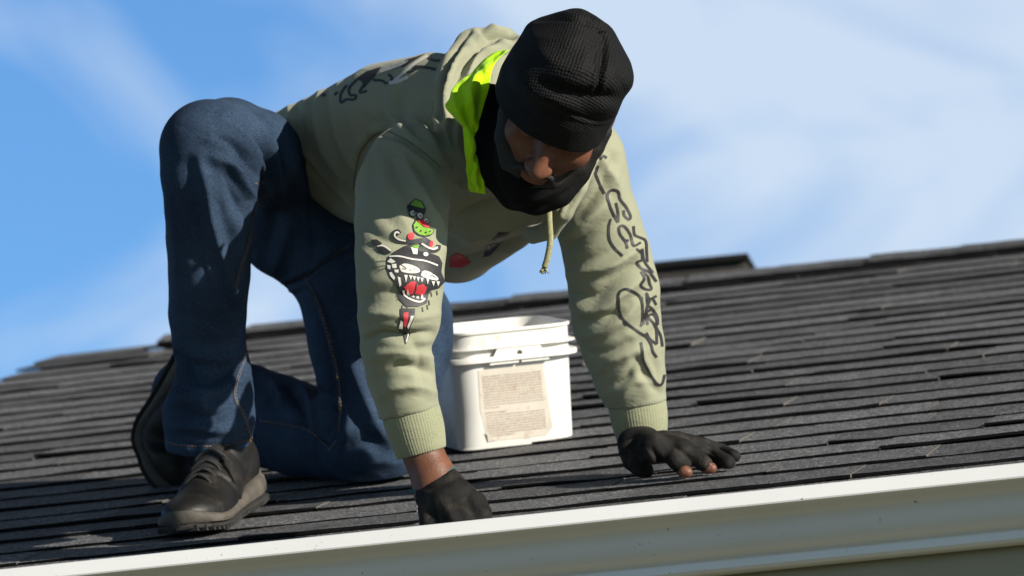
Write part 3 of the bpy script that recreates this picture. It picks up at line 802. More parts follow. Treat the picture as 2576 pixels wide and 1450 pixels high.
# --- hoodie
ch = [r_sleeve, l_sleeve, back, mid, belly, chest_r, hood1, collar]
lo, hi = bounds(ch, 0.03)
f = Field(lo, hi, 0.0034)
f.chain(back, 0.05); f.chain(mid, 0.06); f.chain(belly, 0.06); f.chain(chest_r, 0.05)
f.chain(hood2, 0.03); f.chain(collar, 0.012)
f.chain(l_sleeve, 0.035)
f.chain(r_sleeve, 0.016)
f.chain(hood1, 0.012)
ra = np.asarray(PY(1037, 1040, .02)); f.cut(ra, np.asarray(PY(1060, 1136, .018))-ra, 0.09)
la = np.asarray(PY(1603, 1016, .42)); f.cut(la, np.asarray(PY(1615, 1098, .423))-la, 0.09)
V, Fc = f.mesh(3)
hv_n = normals(V, Fc)
V = noise_disp(V, hv_n, 11, 0.0018, 3.0)
HF = [
    # back and flank
    ([(803, 228), (797, 300), (815, 380), (860, 450)], 10, 4.5), ([(822, 222), (818, 290), (835, 360), (880, 440)], 9, -5), ([(850, 212), (842, 280), (860, 360), (905, 450)], 11, 5), ([(785, 240), (780, 300), (800, 370)], 9, -4),
    ([(722, 258), (735, 310), (745, 350)], 10, 4), ([(745, 252), (752, 300), (775, 360)], 9, -4), ([(700, 300), (760, 400), (840, 490), (890, 540)], 6, -3), ([(715, 300), (775, 392), (850, 478), (890, 522)], 7, 3),
    ([(905, 250), (915, 330), (940, 420)], 14, -3), ([(1040, 300), (1075, 340), (1110, 400)], 10, 4), ([(1060, 290), (1095, 330), (1125, 390)], 9, -4), ([(1085, 280), (1118, 330), (1140, 390)], 9, 4),
    ([(985, 225), (978, 265), (990, 300), (1020, 330)], 12, 5), ([(1010, 230), (1002, 270), (1015, 300)], 10, -4),
    ([(930, 300), (960, 320), (1000, 330)], 14, -4),
    # right sleeve
    ([(900, 470), (905, 400), (930, 355), (965, 335), (1010, 345), (1065, 382), (1108, 425)], 8, -6), ([(915, 480), (925, 410), (960, 365), (1010, 372), (1060, 410)], 10, 4),
    ([(1060, 420), (1085, 480), (1120, 540)], 10, -6), ([(1020, 400), (1050, 470), (1095, 550), (1120, 590)], 12, 6), ([(985, 400), (1010, 470), (1060, 550), (1100, 600)], 12, -5), ([(960, 420), (980, 500), (1030, 580)], 13, 4),
    ([(905, 560), (960, 600), (1030, 620), (1090, 640)], 13, -3.5), ([(900, 620), (950, 660)], 12, 3),
    ([(905, 760), (960, 735), (1040, 745), (1105, 730)], 14, -4), ([(905, 800), (960, 790), (1040, 800), (1100, 790)], 14, 5), ([(915, 860), (960, 840), (1020, 845), (1085, 838)], 10, -8), ([(925, 905), (980, 885), (1040, 890), (1090, 900)], 13, 5), ([(945, 960), (1000, 925), (1060, 930), (1098, 945)], 10, -5), ([(955, 1000), (1000, 975), (1050, 972), (1100, 990)], 12, 4),
    ([(1040, 860), (1060, 920), (1065, 980)], 12, -3),
    # left sleeve
    ([(1400, 640), (1450, 610), (1510, 570), (1560, 540)], 14, -6), ([(1420, 600), (1470, 560), (1530, 505)], 12, 5), ([(1460, 540), (1510, 470), (1545, 400)], 12, -5), ([(1500, 380), (1540, 440), (1565, 500)], 12, 4),
    ([(1432, 690), (1490, 680), (1550, 660), (1610, 620)], 13, 8), ([(1432, 735), (1490, 745), (1540, 710), (1590, 670)], 14, -9), ([(1440, 770), (1500, 785), (1560, 745), (1630, 690)], 13, 7), ([(1445, 815), (1500, 800), (1560, 790)], 10, -4), ([(1455, 850), (1520, 835), (1570, 800), (1600, 770)], 11, 5), ([(1590, 830), (1630, 800), (1660, 780)], 9, -3),
    ([(1475, 890), (1530, 885), (1580, 860)], 9, -3.5), ([(1500, 935), (1545, 905), (1610, 880)], 10, 4), ([(1530, 975), (1575, 950), (1600, 905)], 9, -4), ([(1560, 1000), (1600, 960), (1650, 965)], 9, 3), ([(1640, 900), (1655, 950), (1640, 995)], 8, -2.5),
    ([(1600, 900), (1625, 950), (1660, 990)], 10, -4),
    # chest under the head
    ([(1130, 560), (1200, 520), (1280, 500)], 16, -8), ([(1130, 620), (1220, 585), (1320, 560)], 18, 7), ([(1140, 665), (1230, 640), (1310, 600)], 14, -6),
    # hood
    ([(1112, 350), (1106, 270), (1122, 190), (1150, 120), (1185, 75)], 7, -7), ([(1150, 330), (1138, 260), (1150, 200), (1185, 140), (1235, 100)], 9, -6), ([(1170, 250), (1180, 190), (1215, 140), (1270, 110)], 9, 6), ([(1195, 190), (1225, 140), (1290, 120)], 8, -6), ([(1205, 72), (1235, 92), (1295, 92)], 7, -9), ([(1225, 66), (1245, 80), (1275, 78)], 6, 6), ([(1125, 300), (1120, 240), (1138, 180), (1165, 130)], 6, 6), ([(1190, 105), (1215, 115), (1255, 112)], 6, -5), ([(1160, 400), (1150, 350), (1155, 300)], 8, 4),
    ([(1500, 385), (1460, 460), (1420, 540)], 5, -5), ([(1474, 400), (1440, 460), (1400, 540)], 6, -4),
]
V = folds(V, Fc, HF, gain=1.35)
V = lap(V, Fc, 0.12)
hoodie = body_part('hoodie', V, Fc, m_hood)
hood_bvh = BVHTree.FromPolygons(V.tolist(), Fc.tolist())

def cuff_mesh(pts, n=60):
    """ribbed tube along (centre, radius) stations, open at the hand end, with a folded rim"""
    C = [np.asarray(p) for p, r in pts]; Rr = [r for p, r in pts]
    ax = C[-1]-C[0]; ax /= np.linalg.norm(ax); a = np.cross(ax, [0.2, 1, 0.1]); a /= np.linalg.norm(a); b = np.cross(ax, a)
    L_ = np.linalg.norm(C[-1]-C[0]); st = []
    for t in np.linspace(0, 1, 10):
        c = C[0]+(C[-1]-C[0])*t; r = np.interp(t, np.linspace(0, 1, len(Rr)), Rr)
        st.append((c, r+0.0016*math.sin(math.pi*t)))
    st.append((C[-1]+ax*0.0025, Rr[-1]-0.0015)); st.append((C[-1]+ax*0.001, Rr[-1]-0.0045)); st.append((C[-1]-ax*0.02, Rr[-1]-0.006))
    V, Fc = [], []; N = n*4
    for c, r in st:
        for k in range(N):
            an = 2*math.pi*k/N; rr = r+0.00026*math.cos(an*n*1.0)
            V.append(c+rr*(math.cos(an)*a+math.sin(an)*b))
    for i in range(len(st)-1):
        for k in range(N):
            k2 = (k+1) % N; Fc.append((i*N+k, i*N+k2, (i+1)*N+k2, (i+1)*N+k))
    return V, Fc
V, Fc = cuff_mesh([S(1034, 1038, .02, 74), S(1046, 1084, .02, 70), S(1060, 1136, .018, 64)])
body_part('cuff', V, Fc, m_rib, hoodie)
V, Fc = cuff_mesh([S(1602, 1012, .42, 73), S(1608, 1055, .422, 69), S(1615, 1098, .423, 64)])
body_part('cuff', V, Fc, m_rib, hoodie)

# --- jeans
r_leg = [S(704, 432, 0.740, 100), S(642, 385, 0.560, 112), S(575, 365, 0.500, 118), S(524, 374, 0.390, 122), S(528, 440, 0.388, 124), S(527, 520, 0.394, 114), S(526, 600, 0.409, 109), S(526, 690, 0.424, 103), S(521, 790, 0.439, 99), S(526, 870, 0.450, 93), S(541, 930, 0.456, 90), S(535, 985, 0.442, 103), S(525, 1045, 0.426, 116), S(523, 1108, 0.427, 108), S(521, 1140, 0.427, 104)]
l_thigh = [S(870, 540, .86, 150), S(905, 650, .82, 160), S(930, 760, .78, 172), S(950, 850, .75, 176), S(955, 940, .73, 160), S(950, 1040, .70, 135), S(940, 1110, .69, 112)]
l_shank = [S(940, 1105, .69, 108), S(860, 1098, .76, 112), S(775, 1090, .83, 118), S(690, 1060, .90, 120), S(610, 1030, .95, 118), S(545, 1010, .98, 106), S(470, 990, 1.02, 90)]
pelvis = [S(708, 462, .80, 106), S(790, 535, .86, 132), S(880, 560, .92, 130)]
crotch = [S(725, 575, .80, 130), S(800, 600, .82, 140)]
lo, hi = bounds([r_leg, l_thigh, l_shank, pelvis, crotch], 0.03)
f = Field(lo, hi, 0.0036)
f.chain(pelvis, 0.04); f.chain(crotch, 0.05); f.chain(l_thigh, 0.05); f.chain(l_shank, 0.03)
f.chain([S(1060, 800, .80, 75), S(1062, 880, .78, 70)], 0.03)
f.chain(r_leg, 0.018)
hem_c, hem_r = r_leg[-1]
hem_ax = np.asarray(r_leg[-1][0])-np.asarray(r_leg[-3][0])
f.plane(np.asarray(PY(521, 1136, .41)), hem_ax, 0.003) if False else None
# open the leg hem: cut away below the hem line near the shoe
hp = np.asarray(PY(522, 1139, .425)); hn = hem_ax/np.linalg.norm(hem_ax)
sl, X, Y, Z = f.region(hp-0.14, hp+0.14)
side = ((X-hp[0])*hn[0]+(Y-hp[1])*hn[1]+(Z-hp[2])*hn[2]).astype(np.float32)
near = (np.sqrt((X-hp[0])**2+(Y-hp[1])**2+(Z-hp[2])**2) < 0.115) & (Y < 0.64)
f.D[sl] = np.where(near, np.maximum(f.D[sl], side), f.D[sl])
f.chain([S(528, 1080, .425, 90), S(523, 1175, .427, 92)], 0.004, 'sub')
V, Fc = f.mesh(3)
nv_ = normals(V, Fc); V = noise_disp(V, nv_, 9, 0.0016, 21.0)
JN, JF = (-1, 0.66), (0.5, 2)
V = folds(V, Fc, [
    ([(600, 285), (640, 330), (668, 400), (675, 460)], 10, -10), ([(560, 300), (610, 340), (650, 400), (668, 455)], 12, 6), ([(545, 345), (590, 370), (640, 430), (665, 465)], 9, -7, JN), ([(520, 390), (580, 415), (640, 465)], 13, 6, JN),
    ([(500, 395), (520, 470), (535, 560), (560, 650), (600, 760)], 13, 7, JN), ([(470, 420), (485, 520), (500, 620), (530, 740)], 16, -5, JN), ([(560, 440), (590, 500), (620, 560)], 15, -6, JN), ([(575, 400), (620, 470), (645, 500)], 10, 6, JN),
    ([(430, 500), (445, 620), (450, 760)], 18, 4, JN), ([(540, 640), (570, 740), (600, 820)], 12, -4, JN), ([(600, 540), (610, 640), (615, 740)], 12, 4, JN),
    ([(430, 890), (460, 905), (480, 935), (495, 960)], 12, -9, JN), ([(445, 860), (490, 890), (530, 900), (600, 890)], 14, 6, JN), ([(470, 950), (510, 960), (560, 940), (615, 905)], 12, -8, JN), ([(430, 985), (490, 1000), (550, 985), (625, 950)], 14, 7, JN), ([(415, 1040), (470, 1035), (540, 1050), (600, 1010)], 12, -7, JN), ([(420, 1080), (480, 1075), (560, 1085), (630, 1060)], 13, 5, JN), ([(425, 1110), (500, 1122), (590, 1118), (640, 1100)], 5, -3, JN),
    ([(500, 960), (508, 1000), (515, 1050)], 14, 6, JN),
    ([(660, 300), (690, 380), (705, 470)], 12, 5, (.3, 2)), ([(690, 320), (730, 420), (740, 520)], 12, -6, (.3, 2)), ([(720, 380), (760, 470), (770, 560)], 14, 5, (.3, 2)), ([(700, 460), (690, 540), (670, 620)], 14, -6, (.3, 2)), ([(740, 520), (720, 600), (690, 680)], 16, 6, (.3, 2)), ([(780, 540), (790, 620), (770, 690)], 15, -5, (.3, 2)),
    ([(700, 730), (760, 700), (830, 650), (880, 620)], 6, -6, (.5, 2)), ([(700, 745), (765, 716), (830, 668), (885, 635)], 7, 4, (.5, 2)),
    ([(765, 720), (800, 760), (830, 840), (850, 950), (850, 1060), (830, 1110)], 6, 5, (.5, 2)),
    ([(870, 870), (900, 960), (940, 1050), (980, 1120)], 14, 6, (.5, 2)), ([(890, 860), (940, 960), (975, 1050)], 12, -5, (.5, 2)), ([(840, 960), (870, 1030), (920, 1100)], 14, -6, (.5, 2)),
    ([(800, 985), (830, 1010), (850, 1060), (835, 1120)], 12, -10, (.5, 2)), ([(760, 975), (790, 1020), (800, 1080), (790, 1130)], 13, 7, (.5, 2)), ([(720, 965), (750, 1010), (770, 1070)], 12, -7, (.5, 2)), ([(660, 1055), (730, 1065), (790, 1085), (840, 1120)], 6, 4, (.5, 2)),
    ([(660, 930), (700, 980), (720, 1040)], 13, 5, (.5, 2)), ([(860, 1140), (910, 1110), (960, 1120)], 16, -5, (.5, 2)), ([(890, 1190), (950, 1160), (1000, 1165)], 14, 4, (.5, 2)),
], gain=1.25)
V = lap(V, Fc, 0.12)
V[:, 2] = np.maximum(V[:, 2], 0.009)
jeans = body_part('jeans', V, Fc, m_denim)
jeans_bvh = BVHTree.FromPolygons(V.tolist(), Fc.tolist())

# --- head frame: u crown, h face direction, s his left
cR, cU, cT = RV, UV, -F_
def cam_vec(x, y, z): return x*cR+y*cU+z*cT
hu = cam_vec(0.29, 0.64, 0.71); hu /= np.linalg.norm(hu)
hf = cam_vec(-0.23, -0.68, 0.70); hf -= hu*(hf@hu); hf /= np.linalg.norm(hf)
hs = np.cross(hu, hf)                        # his left (image right)
HC = PY(1415, 258, 0.05)
HX = np.array([hs, hf, hu])
def H(s, f_, u): return HC+s*hs+f_*hf+u*hu
f = Field(HC-0.20, HC+0.20, 0.0028)
f.ell(H(0, -0.012, 0.035), (0.074, 0.092, 0.088), HX, 0.01)
f.ell(H(0, 0.022, -0.030), (0.060, 0.066, 0.080), HX, 0.03)
f.ell(H(0, 0.052, -0.090), (0.032, 0.030, 0.028), HX, 0.03)       # chin
for sd in (-1, 1):
    f.ell(H(sd*0.040, 0.058, -0.028), (0.022, 0.020, 0.020), HX, 0.02)   # cheek bone
    f.ell(H(sd*0.032, 0.066, 0.006), (0.026, 0.010, 0.008), HX, 0.012)   # brow
    f.ell(H(sd*0.031, 0.084, -0.002), (0.016, 0.012, 0.010), HX, 0.012, 'sub')
    f.ell(H(sd*0.031, 0.072, -0.003), (0.0135, 0.0115, 0.0095), HX, 0.004)  # closed lid
    f.ell(H(sd*0.070, -0.012, -0.012), (0.009, 0.018, 0.028), HX, 0.006)   # ear
    f.ell(H(sd*0.012, 0.096, -0.043), (0.009, 0.010, 0.008), HX, 0.006)    # nostril wing
f.chain([(H(0, 0.080, 0.004), 0.0085), (H(0, 0.094, -0.018), 0.0095), (H(0, 0.108, -0.040), 0.0115)], 0.012)
f.ell(H(0, 0.086, -0.068), (0.022, 0.009, 0.0055), HX, 0.005)
f.ell(H(0, 0.083, -0.078), (0.019, 0.010, 0.0065), HX, 0.005)
f.chain([(H(-0.02, 0.094, -0.073), 0.0015), (H(0.02, 0.094, -0.073), 0.0015)], 0.003, 'sub')
f.chain([(H(0, -0.02, -0.06), 0.058), (H(0, -0.06, -0.12), 0.060)], 0.03)
head_V, head_F = f.mesh(1)

# body under the clothes: neck, trunk, arms, hands, legs (one surface), with the finely meshed head
def shrink(c, k): return [(p, max(r*k, 0.01)) for p, r in c]
r_arm = shrink(r_sleeve, 0.62)+[S(1046, 1100, .018, 52), S(1072, 1160, .012, 50), S(1090, 1200, .005, 52)]
l_arm = shrink(l_sleeve, 0.62)+[S(1612, 1080, .422, 40), S(1622, 1112, .42, 34)]
trunk = shrink(mid, 0.8)
neck = [(H(0, -0.05, -0.10), 0.055), S(1260, 330, .36, 62)]
legs = [shrink(r_leg[:-4], 0.6), shrink(l_thigh, 0.62), shrink(l_shank, 0.6), shrink(pelvis, 0.8)]
lo, hi = bounds([r_arm, l_arm, trunk, neck]+legs, 0.02)
f = Field(lo, hi, 0.007)
for c in [trunk, neck, r_arm, l_arm, shrink(belly, 0.6)]+legs: f.chain(c, 0.03)
bV, bF = f.mesh(1)
arm = [S(1040, 1060, .02, 54), S(1050, 1105, .019, 54), S(1070, 1155, .014, 52), S(1088, 1195, .008, 56), S(1100, 1235, .0, 62)]
lo, hi = bounds([arm], 0.015); f = Field(lo, hi, 0.003); f.chain(arm, 0.01); aV, aF = f.mesh(2)

# --- fingers of his left hand, flat on the shingles (glove and bare tips)
zf = 0.020
def FZ(px, py, Z, r): return SZ(px, py, Z, r)
L_thumb = [FZ(1586, 1136, .048, 30), FZ(1592, 1160, .034, 25), FZ(1608, 1178, .024, 21), FZ(1624, 1184, .017, 20.5)]
L_index = [FZ(1650, 1120, .056, 32), FZ(1680, 1135, .046, 26), FZ(1702, 1160, .032, 22), FZ(1716, 1175, .022, 21)]
L_mid = [FZ(1672, 1112, .058, 30), FZ(1716, 1128, .048, 25), FZ(1748, 1148, .034, 22), FZ(1772, 1167, .022, 21)]
L_ring = [FZ(1690, 1112, .054, 28), FZ(1740, 1122, .044, 22), FZ(1790, 1142, .028, 20), FZ(1832, 1164, .016, 19)]
L_pinky = [FZ(1705, 1108, .050, 24), FZ(1770, 1118, .038, 17), FZ(1815, 1134, .024, 17), FZ(1848, 1148, .018, 16)]
L_palm = [S(1604, 1062, .424, 56), S(1608, 1090, .424, 52), S(1614, 1112, .42, 46), FZ(1646, 1126, .054, 37), FZ(1668, 1126, .052, 32)]
L_heel = [FZ(1588, 1116, .055, 36), FZ(1588, 1138, .044, 31)]
allc = [L_thumb, L_index, L_mid, L_ring, L_pinky, L_palm, L_heel]
lo, hi = bounds(allc, 0.015); f = Field(lo, hi, 0.0022)
f.chain(L_palm, 0.015); f.chain(L_heel, 0.018); f.chain(L_thumb, 0.007)
for c in (L_index, L_mid, L_ring, L_pinky): f.chain(c, 0.006)
V, Fc = f.mesh(1); V[:, 2] = np.maximum(V[:, 2], 0.0075)
V = folds(V, Fc, [([(1600, 1110), (1640, 1100), (1680, 1105)], 5, -1.5), ([(1690, 1150), (1705, 1146), (1716, 1156)], 4, -2), ([(1745, 1142), (1758, 1140), (1768, 1150)], 4, -2), ([(1640, 1130), (1655, 1155), (1662, 1180)], 7, -4), ([(1620, 1128), (1640, 1150), (1648, 1172)], 5, 1.5), ([(1590, 1115), (1640, 1108), (1680, 1112)], 3, -1), ([(1700, 1128), (1730, 1150)], 5, -2), ([(1760, 1120), (1800, 1145)], 4, -1.5)])
l_glove = body_part('glove', V, Fc, m_glove); l_glove['label'] = 'dusty black glove with worn finger ends spread flat on the shingles'
tips = []
def tip_mesh(chain, h=0.0018):
    lo, hi = bounds([chain], 0.008); f = Field(lo, hi, h); f.chain(chain, 0.003); v, q = f.mesh(1); v[:, 2] = np.maximum(v[:, 2], 0.0072); return v, q
tips.append(tip_mesh([FZ(1712, 1172, .022, 16), FZ(1722, 1187, .0155, 16), FZ(1730, 1189, .0140, 13)]))
tips.append(tip_mesh([FZ(1768, 1164, .022, 16), FZ(1782, 1177, .0155, 16), FZ(1791, 1179, .0140, 13)]))
tips.append(tip_mesh([FZ(1832, 1164, .0145, 13), FZ(1840, 1166, .0135, 12)]))
bodyV, bodyF = joined([(head_V, head_F), (bV, bF), (aV, aF)]+tips)
body = body_part('body', bodyV, bodyF, m_skin)
for (x, y, w) in ((1728, 1180, 9), (1790, 1170, 9.5)):
    V, Fc = [], []
    for j in range(5):
        for i in range(7):
            a = (i-3)/3; b = j/4
            p = np.asarray(PZ(x+a*w+4*(b-.5), y-5+b*10+3.0*a*a*0.6-2*a, 0.0225-0.006*b-0.0035*a*a)); V.append(p+np.array([0, -0.004, 0.0]))
    for j in range(4):
        for i in range(6): k = j*7+i; Fc.append((k, k+1, k+8, k+7))
    body_part('finger_nail', V, Fc, m_nail, body)

# --- right glove, reaching over the eave into the gutter
R_back = [S(1090, 1205, .008, 58), S(1110, 1240, -.004, 66), S(1135, 1275, -.02, 74), S(1155, 1310, -.032, 72)]
R_f = [[S(1105, 1290, -.02, 40), S(1108, 1335, -.03, 36), S(1110, 1385, -.035, 30)], [S(1140, 1300, -.03, 38), S(1150, 1345, -.045, 32), S(1156, 1395, -.04, 27)], [S(1175, 1285, -.035, 36), S(1192, 1330, -.05, 30), S(1196, 1380, -.045, 26)], [S(1195, 1270, -.03, 34), S(1212, 1295, -.045, 26), S(1218, 1330, -.05, 22), S(1212, 1370, -.045, 20)], [S(1085, 1285, -.03, 34), S(1082, 1320, -.05, 26), S(1100, 1360, -.055, 22)]]
lo, hi = bounds([R_back]+R_f, 0.012); f = Field(lo, hi, 0.0025)
f.chain(R_back, 0.015)
for c in R_f: f.chain(c, 0.007)
rim_n = cam_vec(-0.50, 0.87, 0.1)
f.plane(PY(1086, 1204, .008), rim_n, 0.002)
V, Fc = f.mesh(1)
V = folds(V, Fc, [([(1060, 1230), (1100, 1225), (1145, 1205)], 6, -2.0), ([(1100, 1250), (1130, 1290), (1150, 1330)], 10, 2), ([(1170, 1250), (1190, 1290)], 8, -2.5), ([(1075, 1260), (1085, 1300)], 8, -2)])
r_glove = body_part('glove', V, Fc, m_glove); r_glove['label'] = 'black work glove with teal hem reaching into the gutter'
ax_ = rim_n/np.linalg.norm(rim_n); a1 = np.cross(ax_, cT); a1 /= np.linalg.norm(a1); a2 = np.cross(ax_, a1); rc = np.asarray(PY(1086, 1206, .008)); rr = 61*dist_of(rc)/FPX
ring_pts = [rc+rr*(math.cos(t)*a1+math.sin(t)*a2) for t in np.linspace(0, 2*math.pi, 49)]
V, Fc = tube(ring_pts, 0.0030, 6, False); body_part('hem', V, Fc, m_teal, r_glove)

# --- neck gaiter
g1 = [(H(0, -0.075, -0.055), 0.072), (H(0, -0.02, -0.085), 0.072), (H(0, 0.022, -0.098), 0.062), (H(0, 0.046, -0.104), 0.050)]
g2 = [S(1256, 350, 0.160, 60), S(1262, 420, 0.130, 62), S(1300, 478, 0.100, 52), S(1350, 500, 0.080, 40), S(1402, 480, 0.080, 42), S(1445, 430, 0.100, 40), S(1462, 400, 0.130, 36)]
g3 = [S(1235, 250, 0.170, 40), S(1240, 330, 0.150, 40), S(1250, 400, 0.130, 45)]
lo, hi = bounds([g1, g2, g3], 0.02); f = Field(lo, hi, 0.0032)
f.chain(g1, 0.02); f.chain(g2, 0.02); f.chain(g3, 0.02)
f.ell(H(0, 0.075, -0.010), (0.058, 0.060, 0.066), HX, 0.006, 'sub')
V, Fc = f.mesh(2)
V = folds(V, Fc, [([(1290, 480), (1350, 470), (1420, 430), (1465, 390)], 6, -3), ([(1290, 510), (1360, 500), (1430, 460), (1470, 410)], 7, 3), ([(1300, 525), (1370, 520), (1440, 470)], 5, -3)])
body_part('neck_gaiter', V, Fc, m_black)
# beard on the jaw, run up both cheeks to paint shade onto the face
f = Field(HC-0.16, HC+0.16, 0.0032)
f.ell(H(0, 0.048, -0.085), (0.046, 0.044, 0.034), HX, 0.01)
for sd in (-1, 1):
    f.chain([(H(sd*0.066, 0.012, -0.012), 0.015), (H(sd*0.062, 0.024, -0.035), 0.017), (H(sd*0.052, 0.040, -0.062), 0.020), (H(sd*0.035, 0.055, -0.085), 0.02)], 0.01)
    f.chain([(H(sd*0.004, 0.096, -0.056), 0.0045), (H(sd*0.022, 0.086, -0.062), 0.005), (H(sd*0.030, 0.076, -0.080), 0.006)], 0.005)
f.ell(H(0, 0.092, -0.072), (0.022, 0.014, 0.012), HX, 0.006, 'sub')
V, Fc = f.mesh(1); body_part('beard_cheek_shade', V, Fc, m_hair_shade, body)

# --- beanie: a shaped loft with panel seams and a waffle knit
def beanie():
    outline = [(1439, 20), (1467, 21), (1498, 39), (1541, 70), (1564, 113), (1588, 156), (1596, 191), (1592, 219), (1560, 254)]
    rows, cols = 90, 256; V = []; Fc = []
    crown = H(0.018, 0.020, 0.158)
    for j in range(rows+1):
        t = j/rows                                   # 0 brim .. 1 crown
        if t < 0.5:
            q = t/0.5; u = 0.0+0.070*q; rs = 0.0865+0.0055*q; rf = 0.104+0.001*q; cs, cf = 0.0, -0.008
        else:
            q = (t-0.5)/0.5; e = math.cos(q*math.pi/2)**0.62; u = 0.070+0.082*math.sin(q*math.pi/2)**1.15; rs = 0.092*e; rf = 0.105*e; cs = 0.006*q; cf = -0.008+0.012*q
        for i in range(cols):
            a = 2*math.pi*i/cols; ca, sa = math.cos(a), math.sin(a)
            # squarish corners at the four panels high up
            sq = 1+0.055*max(0, math.sin(math.pi*min(1, max(0, (t-0.30)/0.6))))*math.cos(4*(a-0.55))
            lob = 1.0
            x = rs*sq*ca; y = rf*sq*sa
            brimdrop = -0.010*sa if sa > 0 else -0.020*sa*0   # lower at the brow than at the nape
            du = (0.010*max(0, sa)-0.016*abs(ca)**2-0.030*max(0, -sa))*(1-t)
            p = H(cs+x, cf+y, u+du)
            V.append(p)
        
    for j in range(rows):
        for i in range(cols):
            k = (i+1) % cols; Fc.append((j*cols+i, j*cols+k, (j+1)*cols+k, (j+1)*cols+i))
    # folded in edge at the brim
    b0 = len(V); bc = H(0, -0.008, 0); V += [bc+(V[i]-bc)*0.955+hu*0.002 for i in range(cols)]
    V += [V[b0+i]+hu*0.03 for i in range(cols)]
    for r in range(2):
        for i in range(cols):
            k = (i+1) % cols
            if r == 0: Fc.append((i, b0+i, b0+k, k))
            else: Fc.append((b0+i, b0+cols+i, b0+cols+k, b0+k))
    Fc2 = np.array(Fc); Va = np.array(V)
    if (normals(Va, Fc2)*(Va-H(0, -0.01, 0.05))).sum() < 0: Fc2 = Fc2[:, ::-1].copy()
    return Va, Fc2, cols, rows
V, Fc, cols, rows = beanie()
BEANIE_OUT = [(1439, 20), (1467, 21), (1498, 39), (1541, 70), (1564, 113), (1588, 156), (1596, 191), (1592, 219), (1568, 250), (1553, 289), (1529, 332), (1506, 367), (1474, 384), (1435, 383), (1377, 365), (1318, 334), (1271, 291), (1250, 256), (1244, 219), (1260, 168), (1287, 121), (1311, 86), (1326, 59), (1357, 43), (1396, 33)]
V = fit_outline(V, BEANIE_OUT, (1415, 205))
V = folds(V, Fc, [
    ([(1500, 60), (1517, 101), (1516, 156), (1506, 211), (1500, 235)], 6, -7), ([(1508, 72), (1455, 51), (1400, 45), (1350, 49)], 6, -7), ([(1496, 68), (1540, 78), (1564, 105)], 6, -6), ([(1504, 76), (1490, 45), (1468, 22)], 4.5, -3.5),
    ([(1530, 90), (1545, 150), (1530, 220)], 14, 3), ([(1470, 80), (1470, 150), (1440, 210)], 18, 2.5),
    ([(1369, 242), (1435, 281), (1494, 301), (1552, 297)], 4, -2.2), ([(1360, 252), (1430, 292), (1494, 312), (1550, 308)], 4, 1.2),
    ([(1360, 205), (1420, 232), (1490, 245), (1550, 245)], 15, -8), ([(1350, 120), (1380, 150), (1430, 175), (1490, 185)], 22, 3), ([(1300, 200), (1360, 240), (1440, 262)], 14, 3), ([(1560, 200), (1575, 240)], 12, -3), ([(1330, 90), (1400, 100), (1470, 90)], 14, 2), ([(1290, 150), (1340, 160), (1400, 190)], 16, -2)])
m_beanie, nt, b = mat_new('black_waffle_knit')
b.inputs['Base Color'].default_value = (0.006, 0.006, 0.0062, 1); b.inputs['Roughness'].default_value = 0.7; b.inputs['Specular IOR Level'].default_value = 0.18
uvn = nn(nt, 'ShaderNodeUVMap'); vo = nn(nt, 'ShaderNodeTexVoronoi'); vo.inputs['Randomness'].default_value = 0.25; vo.inputs['Scale'].default_value = 1.0
nt.links.new(uvn.outputs[0], vo.inputs['Vector'])
bp = nn(nt, 'ShaderNodeBump'); bp.inputs['Strength'].default_value = 0.9; bp.inputs['Distance'].default_value = 0.0022; bp.invert = True
nt.links.new(vo.outputs['Distance'], bp.inputs['Height']); nt.links.new(bp.outputs[0], b.inputs['Normal'])
bn = body_part('beanie', V, Fc, m_beanie)
uvl = bn.data.uv_layers.new(name='UVMap')
LP = (V-H(0, -0.008, 0.015))@HX.T
th_ = np.arctan2(np.hypot(LP[:, 0], LP[:, 1]), LP[:, 2]); ph_ = np.arctan2(LP[:, 1], LP[:, 0])
UVc = np.stack([th_*np.cos(ph_), th_*np.sin(ph_)], 1)*29.0
vi_ = np.zeros(len(bn.data.loops), np.int32); bn.data.loops.foreach_get('vertex_index', vi_)
uvl.data.foreach_set('uv', UVc[vi_].astype(np.float32).ravel())

